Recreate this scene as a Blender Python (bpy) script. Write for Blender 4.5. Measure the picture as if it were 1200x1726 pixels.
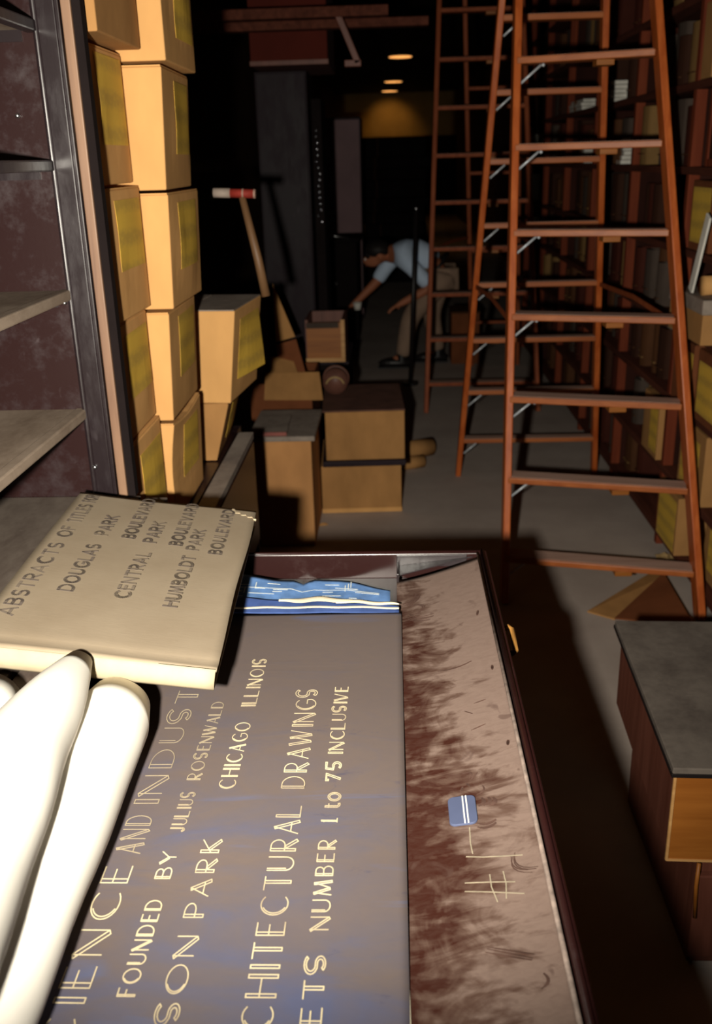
import bpy, bmesh, math, random
from mathutils import Vector, Matrix, noise
for o in list(bpy.data.objects): bpy.data.objects.remove(o, do_unlink=True)
S = bpy.context.scene
C = S.collection
rnd = random.Random(7)

# ------------------------------------------------------------------ camera
cam_d = bpy.data.cameras.new('camera')
cam = bpy.data.objects.new('camera', cam_d); C.objects.link(cam)
right = Vector((.99879, .03472, -.02631)); fwd = Vector((-.0420, .9363, -.3487)).normalized()
right = (right - fwd*right.dot(fwd)).normalized(); up = right.cross(fwd)
M = Matrix.Identity(4)
for i in range(3):
    M[i][0] = right[i]; M[i][1] = up[i]; M[i][2] = -fwd[i]
M.translation = Vector((0, 0, 1.57))
cam.matrix_world = M
cam_d.sensor_fit = 'VERTICAL'; cam_d.sensor_height = 36; cam_d.sensor_width = 24
cam_d.lens = 1600/1726*36
cam_d.clip_start = .02; cam_d.clip_end = 100
cam_d.dof.use_dof = True; cam_d.dof.focus_distance = 1.3; cam_d.dof.aperture_fstop = 6.3
S.camera = cam

# ------------------------------------------------------------------ light
S.view_settings.view_transform = 'Standard'; S.view_settings.look = 'None'
S.view_settings.gamma = 1; S.view_settings.exposure = 0; S.view_settings.use_curve_mapping = False
w = bpy.data.worlds.new('world'); S.world = w; w.use_nodes = True
w.node_tree.nodes['Background'].inputs[0].default_value = (.0055, .0035, .0032, 1)
w.node_tree.nodes['Background'].inputs[1].default_value = .05
# the photographer's flash gun, held left of the camera
fl = bpy.data.lights.new('flash', 'SPOT'); fl.energy = 330; fl.color = (1, .93, .80)
fl.spot_size = math.radians(95); fl.spot_blend = 1; fl.shadow_soft_size = .022
fo = bpy.data.objects.new('flash', fl); C.objects.link(fo)
fo.location = (-.16, .03, 1.50)
fo.rotation_euler = Vector((.0, .990, -.139)).to_track_quat('-Z', 'Y').to_euler()

# ------------------------------------------------------------------ materials
def nt(name):
    m = bpy.data.materials.new(name); m.use_nodes = True
    return m, m.node_tree.nodes, m.node_tree.links, m.node_tree.nodes['Principled BSDF']
def node(N, t, **kw):
    n = N.new(t)
    for k, v in kw.items(): setattr(n, k, v)
    return n
def coords(N, L, scale=(1, 1, 1), kind='Object'):
    tc = N.new('ShaderNodeTexCoord'); mp = N.new('ShaderNodeMapping'); mp.inputs['Scale'].default_value = scale
    L.new(tc.outputs[kind], mp.inputs[0]); return mp.outputs[0]
def noise_n(N, L, vec, scale, detail=4, rough=.55, dist=0):
    n = N.new('ShaderNodeTexNoise'); n.inputs['Scale'].default_value = scale; n.inputs['Detail'].default_value = detail
    n.inputs['Roughness'].default_value = rough; n.inputs['Distortion'].default_value = dist
    L.new(vec, n.inputs['Vector']); return n.outputs['Fac']
def ramp(N, L, fac, stops):
    r = N.new('ShaderNodeValToRGB'); e = r.color_ramp.elements
    while len(e) < len(stops): e.new(.5)
    for el, (p, c) in zip(e, stops): el.position = p; el.color = (*c, 1) if len(c) == 3 else c
    L.new(fac, r.inputs[0]); return r.outputs[0]
def mix(N, L, fac, a, b, mode='MIX'):
    n = N.new('ShaderNodeMix'); n.data_type = 'RGBA'; n.blend_type = mode
    if isinstance(fac, (int, float)): n.inputs[0].default_value = fac
    else: L.new(fac, n.inputs[0])
    for s, v in ((6, a), (7, b)):
        if isinstance(v, tuple): n.inputs[s].default_value = (*v, 1)
        else: L.new(v, n.inputs[s])
    return n.outputs[2]
def math_n(N, L, op, a, b=0.0):
    n = N.new('ShaderNodeMath'); n.operation = op
    for i, v in ((0, a), (1, b)):
        if isinstance(v, (int, float)): n.inputs[i].default_value = v
        else: L.new(v, n.inputs[i])
    return n.outputs[0]
def bump(N, L, B, h, strength=.3, dist=.002):
    b = N.new('ShaderNodeBump'); b.inputs['Strength'].default_value = strength; b.inputs['Distance'].default_value = dist
    L.new(h, b.inputs['Height']); L.new(b.outputs[0], B.inputs['Normal'])
def simple(name, col, rough=.7, metal=0, var=.25, scale=12, stretch=(1, 1, 1), bmp=.15, spec=.3):
    m, N, L, B = nt(name)
    v = coords(N, L, stretch); f = noise_n(N, L, v, scale)
    lo = tuple(c*(1-var) for c in col); hi = tuple(min(1, c*(1+var)) for c in col)
    L.new(ramp(N, L, f, [(.3, lo), (.7, hi)]), B.inputs['Base Color'])
    B.inputs['Roughness'].default_value = rough; B.inputs['Metallic'].default_value = metal
    B.inputs['Specular IOR Level'].default_value = spec
    if bmp: bump(N, L, B, f, bmp)
    return m

def dusty_metal(name, base, dust, amount, rough=.38, stretch=(1, 1, 1), scale=7, spec=.5):
    m, N, L, B = nt(name)
    v = coords(N, L, stretch); f = noise_n(N, L, v, scale, 7, .65)
    g = noise_n(N, L, v, scale*7, 4, .7)
    k = math_n(N, L, 'ADD', math_n(N, L, 'MULTIPLY', f, .7), math_n(N, L, 'MULTIPLY', g, .3))
    lo = .80-.45*amount
    c = ramp(N, L, k, [(max(0, lo-.12), base), (min(1, lo+.15), dust)])
    sc = ramp(N, L, noise_n(N, L, coords(N, L, (3*stretch[0], 40*stretch[1], 3*stretch[2])), 6, 2, .5, 1.5), [(.70, (0, 0, 0)), (.76, (.25, .25, .25))])
    c = mix(N, L, sc, c, tuple(min(1, x*1.8+.03) for x in dust))
    L.new(c, B.inputs['Base Color'])
    L.new(ramp(N, L, k, [(lo-.1, (rough,)*3), (min(1, lo+.2), (min(1, rough+.35),)*3)]), B.inputs['Roughness'])
    B.inputs['Specular IOR Level'].default_value = spec
    bump(N, L, B, g, .08)
    return m

def wood(name, a, b, rough=.5, axis=2, scale=14, spec=.35):
    m, N, L, B = nt(name)
    s = [10, 10, 10]; s[axis] = .7
    f = noise_n(N, L, coords(N, L, tuple(s)), scale*.25, 5, .6, .4)
    L.new(ramp(N, L, f, [(.32, a), (.68, b)]), B.inputs['Base Color'])
    B.inputs['Roughness'].default_value = rough; B.inputs['Specular IOR Level'].default_value = spec
    bump(N, L, B, f, .12)
    return m

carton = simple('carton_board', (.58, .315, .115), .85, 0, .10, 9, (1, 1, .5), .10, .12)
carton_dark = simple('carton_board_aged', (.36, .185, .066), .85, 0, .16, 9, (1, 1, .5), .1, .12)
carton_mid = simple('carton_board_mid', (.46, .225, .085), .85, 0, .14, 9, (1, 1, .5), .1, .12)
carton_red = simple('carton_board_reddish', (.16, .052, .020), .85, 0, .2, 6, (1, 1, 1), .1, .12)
book_cloth = None
M_white = simple('roll_paper', (.80, .77, .70), .75, 0, .05, 5, (1, 1, 1), .1, .2)
M_paper = simple('cream_paper', (.66, .58, .42), .8, 0, .08, 30, (1, 1, 1), .05, .15)
M_shelf = dusty_metal('dark_enamel_steel', (.019, .007, .007), (.034, .023, .026), .45, .28)
M_flange = dusty_metal('scuffed_enamel_steel', (.013, .008, .0095), (.027, .020, .023), .55, .30, (1, 1, .3))
M_dustshelf = dusty_metal('dusty_shelf_top', (.11, .075, .052), (.24, .185, .14), .9, .7, (1, .5, 1), 6, .2)
M_counter = dusty_metal('dusty_counter_top', (.050, .034, .028), (.125, .10, .082), .75, .6, (1, .45, 1), 5, .2)
M_maroon = dusty_metal('maroon_enamel_steel', (.020, .006, .0055), (.032, .013, .012), .35, .3)
M_black = simple('black_enamel', (.012, .009, .009), .4, 0, .2, 8, (1, 1, 1), .05, .35)
M_matte = simple('matte_black', (.010, .007, .007), .9, 0, .2, 8, (1, 1, 1), .05, .06)
M_partition = simple('dark_partition_board', (.030, .010, .007), .9, 0, .3, 6, (1, 1, .3), .05, .08)
M_edge = wood('worn_post_edge', (.13, .070, .045), (.24, .14, .085), .45, 2)
M_ladder = wood('ladder_wood', (.33, .064, .012), (.50, .125, .028), .34, 2)
M_tread = wood('ladder_tread_wood', (.27, .066, .014), (.40, .118, .028), .45, 0)
M_treadtop = wood('dusty_tread_top', (.34, .205, .155), (.46, .30, .24), .7, 0)
M_rod = simple('pale_steel_rod', (.50, .54, .58), .35, .2, .1, 20)
M_ladder_far = wood('ladder_wood_dark', (.21, .046, .015), (.30, .075, .024), .6, 2, 14, .2)
M_steel = simple('bright_steel', (.62, .63, .65), .3, 1, .1, 20)
M_brass = simple('tarnished_brass', (.50, .24, .06), .35, .25, .2, 20)
M_shelfwood = wood('shelf_board_wood', (.060, .018, .011), (.11, .034, .020), .8, 1, 14, .10)
M_upright = wood('shelf_upright_wood', (.11, .020, .008), (.18, .038, .014), .75, 2, 14, .15)
M_cratelid = dusty_metal('dark_dusty_lid', (.060, .048, .042), (.125, .104, .088), .8, .65, (1, 1, 1), 6, .2)
M_lidgrey = dusty_metal('grey_dusty_lid', (.16, .125, .105), (.29, .24, .20), .8, .7, (1, 1, 1), 6, .2)
M_cabinet = dusty_metal('purple_grey_cabinet_steel', (.013, .0075, .0105), (.027, .017, .023), .55, .5, (1, 1, .35), 3, .15)
M_crate = wood('crate_wood', (.42, .21, .07), (.60, .34, .13), .6, 0)
M_cratedark = wood('crate_wood_stained', (.10, .030, .018), (.15, .050, .032), .5, 2)
M_orangewood = wood('varnished_crate_front', (.24, .075, .010), (.33, .115, .018), .5, 0)

def label_mat():
    m, N, L, B = nt('yellow_label_paper')
    v = coords(N, L)
    wv = N.new('ShaderNodeTexWave'); wv.bands_direction = 'Z'; wv.inputs['Scale'].default_value = 5
    wv.inputs['Distortion'].default_value = 1.2; wv.inputs['Detail'].default_value = 3; L.new(v, wv.inputs[0])
    nz = noise_n(N, L, coords(N, L, (1, 9, 16)), 5, 4, .6)
    k = math_n(N, L, 'MULTIPLY', wv.outputs['Fac'], nz)
    L.new(ramp(N, L, k, [(.14, (.66, .42, .060)), (.50, (.50, .32, .060))]), B.inputs['Base Color'])
    B.inputs['Roughness'].default_value = .7; B.inputs['Specular IOR Level'].default_value = .2
    return m
M_label = label_mat()

def floor_mat():
    m, N, L, B = nt('worn_concrete_floor')
    v = coords(N, L); f = noise_n(N, L, v, 2.2, 7, .6); g = noise_n(N, L, v, 30, 5, .7)
    c = ramp(N, L, f, [(.3, (.34, .28, .245)), (.7, (.46, .39, .345))])
    c = mix(N, L, ramp(N, L, g, [(.62, (0, 0, 0)), (.8, (.5, .5, .5))]), c, (.52, .47, .43))
    L.new(c, B.inputs['Base Color']); B.inputs['Roughness'].default_value = .75; B.inputs['Specular IOR Level'].default_value = .25
    bump(N, L, B, g, .15); return m
M_floor = floor_mat()
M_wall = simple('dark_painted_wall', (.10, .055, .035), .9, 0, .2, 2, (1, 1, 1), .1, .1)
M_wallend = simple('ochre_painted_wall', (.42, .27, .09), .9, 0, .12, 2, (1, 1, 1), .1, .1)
M_ceil = simple('dark_ceiling', (.05, .03, .022), .9, 0, .2, 2, (1, 1, 1), .1, .1)

def blueprint_mat():
    m, N, L, B = nt('dusty_blueprint_paper')
    v = coords(N, L)
    # blue where the dust has been brushed off in broad strokes, mauve-grey where it lies
    st = noise_n(N, L, coords(N, L, (2.2, 4.5, 1)), 2.0, 5, .55, 1.2)
    sep = N.new('ShaderNodeSeparateXYZ'); L.new(v, sep.inputs[0])
    near = math_n(N, L, 'MULTIPLY', math_n(N, L, 'SUBTRACT', -.08, sep.outputs[1]), .34)
    k = math_n(N, L, 'ADD', st, near)
    c = ramp(N, L, k, [(.40, (.122, .094, .084)), (.58, (.106, .090, .100)), (.78, (.078, .086, .150))])
    fine = noise_n(N, L, coords(N, L, (1, 1.6, 1)), 55, 4, .7)
    c = mix(N, L, ramp(N, L, fine, [(.35, (.14, .14, .14)), (.75, (0, 0, 0))]), c, (.06, .06, .09))
    sm = noise_n(N, L, coords(N, L, (1.0, 2.4, 1)), 13, 6, .65, .6)
    edge = math_n(N, L, 'MULTIPLY', math_n(N, L, 'GREATER_THAN', sep.outputs[0], .09), .035)
    sm = math_n(N, L, 'ADD', sm, edge)
    c = mix(N, L, ramp(N, L, sm, [(.66, (0, 0, 0)), (.76, (.55, .55, .55))]), c, (.040, .042, .085))
    cr = noise_n(N, L, coords(N, L, (.8, 6, 1)), 3.1, 4, .5, .8)
    c = mix(N, L, ramp(N, L, cr, [(.62, (0, 0, 0)), (.70, (.45, .45, .45)), (.76, (0, 0, 0))]), c, (.085, .115, .23))
    L.new(c, B.inputs['Base Color']); B.inputs['Roughness'].default_value = .7; B.inputs['Specular IOR Level'].default_value = .2
    bump(N, L, B, st, .15, .004); return m
M_blue = blueprint_mat()
M_bluefresh = simple('bright_blueprint_paper', (.10, .20, .42), .7, 0, .25, 40, (1, 1, 1), .05, .2)
M_bluedeep = simple('deep_blueprint_paper', (.05, .09, .26), .7, 0, .3, 20, (1, 1, 1), .05, .2)

def ink_mat(name, col, back, fade=.62, scale=5):
    m, N, L, B = nt(name)
    f = noise_n(N, L, coords(N, L, (1, 2, 1)), scale, 5, .6)
    L.new(ramp(N, L, f, [(fade-.16, col), (fade+.12, back)]), B.inputs['Base Color'])
    B.inputs['Roughness'].default_value = .8; B.inputs['Specular IOR Level'].default_value = .1
    return m
M_ink = ink_mat('cream_blueprint_lettering', (.62, .53, .34), (.27, .21, .15), .56, 4.5)
M_inkdim = ink_mat('faded_blueprint_lettering', (.36, .30, .20), (.21, .17, .13), .55, 6)
M_inkwhite = simple('white_drawing_line', (.62, .66, .62), .8, 0, .1)
M_bookink = ink_mat('grey_stencil_ink', (.135, .108, .090), (.205, .165, .122), .58, 14)

def book_mat():
    m, N, L, B = nt('tan_book_board')
    f = noise_n(N, L, coords(N, L, (1, 1, 1)), 9, 6, .6); g = noise_n(N, L, coords(N, L, (4, 18, 4)), 14, 4, .7)
    c = ramp(N, L, f, [(.3, (.235, .185, .128)), (.7, (.275, .222, .158))])
    c = mix(N, L, ramp(N, L, g, [(.6, (0, 0, 0)), (.78, (.5, .5, .5))]), c, (.19, .155, .115))
    L.new(c, B.inputs['Base Color']); B.inputs['Roughness'].default_value = .85; B.inputs['Specular IOR Level'].default_value = .12
    bump(N, L, B, g, .1); return m
M_book = book_mat()

def dust_mat():
    # pinkish dust over maroon enamel, wiped away by sleeves and fingers in sweeping strokes
    m, N, L, B = nt('dust_on_maroon_enamel')
    tc = N.new('ShaderNodeTexCoord'); mp = N.new('ShaderNodeMapping'); mp.inputs['Location'].default_value = (-.8, 1.0, 0)
    L.new(tc.outputs['Object'], mp.inputs[0]); v = mp.outputs[0]      # now in metres from the aisle axis
    sep = N.new('ShaderNodeSeparateXYZ'); L.new(v, sep.inputs[0])
    X, Y = sep.outputs[0], sep.outputs[1]
    def scaled(sx, sy, rot=0):
        q = N.new('ShaderNodeMapping'); q.inputs['Scale'].default_value = (sx, sy, 1); q.inputs['Rotation'].default_value = (0, 0, rot); L.new(v, q.inputs[0]); return q.outputs[0]
    broad = noise_n(N, L, scaled(12, 11, .2), 1.2, 6, .58, 1.4)
    swipe = noise_n(N, L, scaled(7, 24, .22), 1.0, 5, .58, 1.8)
    swipe2 = noise_n(N, L, scaled(9, 17, -.5), 1.2, 4, .55, 2.0)
    fine = noise_n(N, L, scaled(40, 90, .15), 1.3, 5, .7, .6)
    # the wiped zone hugs the drawings and is widest halfway along
    gx = math_n(N, L, 'MULTIPLY', math_n(N, L, 'SUBTRACT', .082, X), 4.8)
    yc = math_n(N, L, 'ABSOLUTE', math_n(N, L, 'SUBTRACT', Y, .86))
    gy = math_n(N, L, 'MULTIPLY', math_n(N, L, 'SUBTRACT', .25, yc), .60)
    n3 = math_n(N, L, 'ADD', math_n(N, L, 'MULTIPLY', broad, .9), math_n(N, L, 'ADD', math_n(N, L, 'MULTIPLY', swipe, .8), math_n(N, L, 'MULTIPLY', swipe2, .5)))
    n3 = math_n(N, L, 'MULTIPLY', math_n(N, L, 'SUBTRACT', n3, .72), 1.45)
    k = math_n(N, L, 'ADD', n3, math_n(N, L, 'ADD', gx, gy))
    c = ramp(N, L, k, [(.46, (.190, .133, .110)), (.68, (.098, .058, .044)), (.92, (.040, .012, .008))])
    spots = noise_n(N, L, scaled(26, 20), 1.0, 3, .5, .8)
    c = mix(N, L, ramp(N, L, spots, [(.66, (0, 0, 0)), (.72, (.6, .6, .6))]), c, (.075, .042, .034))
    c = mix(N, L, ramp(N, L, fine, [(.32, (.30, .30, .30)), (.6, (0, 0, 0))]), c, (.09, .055, .044))
    L.new(c, B.inputs['Base Color'])
    L.new(ramp(N, L, k, [(.5, (.8, .8, .8)), (.85, (.45, .45, .45))]), B.inputs['Roughness'])
    B.inputs['Specular IOR Level'].default_value = .25
    return m
M_dust = dust_mat()
M_chalk = simple('chalk_line', (.33, .28, .20), .9, 0, .2, 60)
M_smear = simple('finger_wiped_enamel', (.085, .048, .038), .5, 0, .3, 30)

# ------------------------------------------------------------------ mesh helpers
ORG = {}
class MB:
    def __init__(s): s.v = []; s.f = []
    def add(s, vs, fs):
        b = len(s.v); s.v += [Vector(p) for p in vs]; s.f += [tuple(i+b for i in f) for f in fs]; return s
    def box(s, x0, x1, y0, y1, z0, z1, mtx=None):
        vs = [Vector((x, y, z)) for z in (z0, z1) for x, y in ((x0, y0), (x1, y0), (x1, y1), (x0, y1))]
        if mtx is not None: vs = [mtx @ p for p in vs]
        return s.add(vs, [(3, 2, 1, 0), (4, 5, 6, 7), (0, 1, 5, 4), (1, 2, 6, 5), (2, 3, 7, 6), (3, 0, 4, 7)])
    def bar(s, a, b, w, d, upv=(0, 1, 0)):
        a, b = Vector(a), Vector(b); t = (b-a).normalized(); u = Vector(upv); u = (u-t*u.dot(t)).normalized(); r = t.cross(u)
        vs = [p + r*(sx*w/2) + u*(sy*d/2) for p in (a, b) for sx, sy in ((-1, -1), (1, -1), (1, 1), (-1, 1))]
        return s.add(vs, [(0, 1, 2, 3), (7, 6, 5, 4), (0, 4, 5, 1), (1, 5, 6, 2), (2, 6, 7, 3), (3, 7, 4, 0)])
    def tube(s, pts, rad, n=12, cap=True):
        pts = [Vector(p) for p in pts]; m = len(pts); vs = []; fs = []
        rad = rad if isinstance(rad, (list, tuple)) else [rad]*m
        ref = None
        for i, p in enumerate(pts):
            t = (pts[min(i+1, m-1)]-pts[max(i-1, 0)]).normalized()
            if ref is None: ref = t.orthogonal().normalized()
            ref = (ref-t*ref.dot(t)).normalized(); q = t.cross(ref)
            for k in range(n):
                a = 2*math.pi*k/n; vs.append(p+(ref*math.cos(a)+q*math.sin(a))*rad[i])
        for i in range(m-1):
            for k in range(n):
                k2 = (k+1) % n; fs.append((i*n+k, i*n+k2, (i+1)*n+k2, (i+1)*n+k))
        if cap: fs.append(tuple(range(n-1, -1, -1))); fs.append(tuple((m-1)*n+k for k in range(n)))
        return s.add(vs, fs)
    def ball(s, c, r, n=10, sc=(1, 1, 1)):
        c = Vector(c); vs = [c+Vector((0, 0, r*sc[2]))]; fs = []
        for i in range(1, n):
            th = math.pi*i/n
            for k in range(n*2):
                a = math.pi*k/n; vs.append(c+Vector((math.sin(th)*math.cos(a)*r*sc[0], math.sin(th)*math.sin(a)*r*sc[1], math.cos(th)*r*sc[2])))
        vs.append(c-Vector((0, 0, r*sc[2]))); w2 = 2*n
        for k in range(w2): fs.append((0, 1+k, 1+(k+1) % w2))
        for i in range(n-2):
            for k in range(w2):
                a = 1+i*w2+k; b = 1+i*w2+(k+1) % w2; fs.append((a, a+w2, b+w2, b))
        e = len(vs)-1; st = 1+(n-2)*w2
        for k in range(w2): fs.append((e, st+(k+1) % w2, st+k))
        return s.add(vs, fs)
    def prism(s, poly, ext):
        # poly: list of 3d points (closed outline), ext: extrusion vector
        n = len(poly); e = Vector(ext); vs = [Vector(p) for p in poly]+[Vector(p)+e for p in poly]
        return s.add(vs, [tuple(range(n-1, -1, -1)), tuple(range(n, 2*n))]+[(i, (i+1) % n, n+(i+1) % n, n+i) for i in range(n)])
    def ribbon(s, pts, w, nrm=(0, 0, 1), th=.0004):
        nrm = Vector(nrm); pts = [Vector(p) for p in pts]
        for a, b in zip(pts, pts[1:]):
            t = b-a
            if t.length < 1e-6: continue
            t.normalize(); r = t.cross(nrm).normalized()*w/2; a2 = a-t*w*.3; b2 = b+t*w*.3; e = nrm*th
            s.add([a2-r, a2+r, b2+r, b2-r, a2-r+e, a2+r+e, b2+r+e, b2-r+e],
                  [(4, 5, 6, 7), (0, 1, 5, 4), (1, 2, 6, 5), (2, 3, 7, 6), (3, 0, 4, 7)])
        return s
    def grid(s, f, nu, nv, th=None, dirn=(0, 0, -1)):
        vs = [f(i/nu, j/nv) for i in range(nu+1) for j in range(nv+1)]
        fs = [(i*(nv+1)+j, (i+1)*(nv+1)+j, (i+1)*(nv+1)+j+1, i*(nv+1)+j+1) for i in range(nu) for j in range(nv)]
        if th is None: return s.add(vs, fs)
        n = len(vs); d = Vector(dirn)*th; vs = [Vector(p) for p in vs]; vs2 = vs+[p+d for p in vs]
        fs2 = fs+[tuple(i+n for i in reversed(q)) for q in fs]
        def edge(a, b): fs2.append((b, a, a+n, b+n))
        for i in range(nu):
            edge(i*(nv+1), (i+1)*(nv+1)); edge((i+1)*(nv+1)+nv, i*(nv+1)+nv)
        for j in range(nv):
            edge(j+1, j); edge(nu*(nv+1)+j, nu*(nv+1)+j+1)
        return s.add(vs2, fs2)

def build(name, mb, mat, parent=None, bevel=0, smooth=False, local=False, seg=2, mods=()):
    off = Vector((0, 0, 0)) if (local or parent is None) else ORG.get(parent.name, Vector((0, 0, 0)))
    me = bpy.data.meshes.new(name); me.from_pydata([tuple(p-off) for p in mb.v], [], mb.f)
    bm = bmesh.new(); bm.from_mesh(me); bmesh.ops.recalc_face_normals(bm, faces=bm.faces); bm.to_mesh(me); bm.free()
    me.materials.append(mat)
    o = bpy.data.objects.new(name, me); C.objects.link(o)
    if parent is not None: o.parent = parent
    ORG[o.name] = off
    if bevel:
        b = o.modifiers.new('bevel', 'BEVEL'); b.width = bevel; b.segments = seg; b.limit_method = 'ANGLE'; b.angle_limit = math.radians(40)
    if smooth:
        for p in me.polygons: p.use_smooth = True
    return o
def tag(o, label, cat, group=None):
    o['label'] = label; o['category'] = cat
    if group: o['group'] = group
    return o
def thing(name, label, cat, loc=(0, 0, 0), rz=0, group=None):
    o = bpy.data.objects.new(name, None); C.objects.link(o); o.location = loc; o.rotation_euler = (0, 0, rz)
    o.empty_display_size = .05
    ORG[o.name] = Vector(loc); return tag(o, label, cat, group)
def struct(name, mb, mat, bevel=0):
    o = build(name, mb, mat, None, bevel); o['kind'] = 'structure'; return o
def dup(root, loc, rz, label, group=None):
    r = root.copy(); C.objects.link(r); r.location = loc; r.rotation_euler = (0, 0, rz); r['label'] = label
    if group: r['group'] = group
    for ch in list(root.children):
        c = ch.copy(); C.objects.link(c); c.parent = r
        for g in ch.children:
            d = g.copy(); C.objects.link(d); d.parent = c
    return r

# ------------------------------------------------------------------ room
struct('floor', MB().box(-1.5, 1.8, -2.2, 28.6, -.1, 0), M_floor)
struct('ceiling', MB().box(-1.5, 1.8, -2.2, 28.6, 3.25, 3.4), M_ceil)
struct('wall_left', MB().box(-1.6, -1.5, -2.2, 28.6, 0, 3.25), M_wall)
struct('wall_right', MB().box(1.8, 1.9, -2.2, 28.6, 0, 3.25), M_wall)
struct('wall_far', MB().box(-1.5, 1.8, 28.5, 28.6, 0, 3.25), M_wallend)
struct('added_dark_panel', MB().box(-1.5, 1.8, 28.46, 28.5, 0, 2.12), M_matte)  # black panel added so the end wall stays dark below the lamp's pool
struct('wall_back', MB().box(-1.5, 1.8, -2.3, -2.2, 0, 3.25), M_wall)

# ceiling downlights
def em(name, col, st):
    m, N, L, B = nt(name); B.inputs['Base Color'].default_value = (*col, 1)
    B.inputs['Emission Color'].default_value = (*col, 1); B.inputs['Emission Strength'].default_value = st; return m
M_glow = em('warm_lamp_diffuser', (1, .42, .11), 1.35)
for (x, y, nm) in ((.178, 18.4, 'nearest and largest'), (.064, 24.2, 'middle'), (-.03, 27.5, 'farthest, in front of the lit wall')):
    t = thing('ceiling_downlight', 'warm round ceiling downlight, %s of the three' % nm, 'ceiling light', (x, y, 3.25), 0, 'ceiling downlights')
    build('trim_ring', MB().tube([(x, y, 3.25), (x, y, 3.225)], .24, 24), M_black, t)
    build('diffuser', MB().tube([(x, y, 3.235), (x, y, 3.215)], .20, 24), M_glow, t)
    l = bpy.data.lights.new('downlight_lamp', 'SPOT'); l.energy = 26 if y > 26 else 8; l.color = (1, .55, .17); l.spot_size = math.radians(95); l.spot_blend = .8; l.shadow_soft_size = .12
    lo = bpy.data.objects.new('downlight_lamp', l); C.objects.link(lo); lo.location = (x, y, 3.2); lo.parent = t; lo.location = (0, 0, -.05)
    if y > 26: lo.rotation_euler = (math.radians(48), 0, 0); l.spot_size = math.radians(84)

# ------------------------------------------------------------------ flat file cabinet with its pulled-out drawer
CT = .955
t = thing('flat_file_cabinet', 'dark steel flat file cabinet under the open shelves, one drawer pulled out', 'cabinet', (-.8, 1.0, 0))
build('carcass', MB().box(-1.45, -1.43, .2, 1.74, 0, CT-.02).box(-1.43, -.455, .2, .22, 0, CT-.02).box(-1.43, -.455, 1.72, 1.74, 0, CT-.02).box(-1.43, -.46, .22, 1.72, .74, .755), M_shelf, t)
build('counter_top', MB().box(-1.45, -.505, .2, 1.76, CT-.02, CT), M_counter, t, .002)
build('front_lip', MB().box(-.498, -.452, .2, 1.76, CT-.03, CT-.004), M_counter, t, .002)
for z in (.08, .24, .40, .56):
    d = build('drawer_front', MB().box(-.475, -.452, .23, 1.71, z, z+.15), M_maroon, t, .002)
    build('drawer_pull', MB().bar((-.44, .5, z+.08), (-.44, .6, z+.08), .012, .012).bar((-.44, 1.3, z+.08), (-.44, 1.4, z+.08), .012, .012), M_brass, d)
build('plinth', MB().box(-1.40, -.50, .25, 1.69, 0, .06), M_black, t)

YF = 1.628; XR = .155; ZB = .835; ZR = .88
t = build('drawer', MB().box(-.90, XR-.004, .40, YF, .765, ZB-.004).box(-.90, XR, YF, YF+.012, .765, ZR).box(-.90, XR, .388, .40, .765, ZR), M_maroon, t, .002)
t['label'] = 'pulled-out maroon drawer with dusty plate'
fp = build('front_panel', MB().box(XR, XR+.012, .388, YF+.012, .765, ZR), M_maroon, t, .002)
fp = t
build('rim', MB().tube([(XR+.004, .388, ZR), (XR+.004, YF+.01, ZR)], .0042, 8), M_maroon, t, smooth=True)
build('worn_rim_edge', MB().tube([(XR-.005, .388, ZR), (XR-.005, YF+.01, ZR)], .0026, 8), simple('worn_rim_paint', (.22, .17, .145), .5, 0, .45, 60), t, smooth=True)
build('far_rim', MB().tube([(-.90, YF+.004, ZR), (XR, YF+.004, ZR)], .004, 8), M_maroon, t, smooth=True)
def plate(u, v):
    x = .0 + (XR-.003)*u; y = .40+(1.60+ .022*u-.40)*v
    z = ZB+.004+(ZR-.004-ZB-.004)*(u**1.3)
    return (x, y, z)
PZ = lambda x: ZB+.004+(ZR-.004-ZB-.004)*(max(0, min(1, x/(XR-.003)))**1.3)
pl = build('hold_down_plate', MB().grid(plate, 24, 60, .003), M_dust, t, smooth=True)
build('corner_bracket', MB().box(.0, .13, YF-.004, YF, ZB+.02, ZR-.002).box(.0, .004, YF-.06, YF, ZB+.014, ZB+.03).grid(lambda u, v: (.001+.14*u, YF-.045*(1-u)*v-.004, ZB+.022+.018*u), 4, 2, .002), M_flange, t, .001)
# brass pull on the outside of the front panel
hp = build('drawer_pull', MB().tube([(XR+.012, 1.384, .845), (.180, 1.384, .853), (.185, 1.378, .851), (.185, 1.325, .841), (.180, 1.319, .841), (XR+.012, 1.319, .835)], .0045, 8), M_brass, fp, smooth=True)
build('drawer_pull', MB().tube([(XR+.012, .63, .822), (.186, .63, .814), (.190, .625, .811), (.190, .56, .811), (.186, .555, .814), (XR+.012, .555, .822)], .0045, 8), M_brass, fp, smooth=True)
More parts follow.
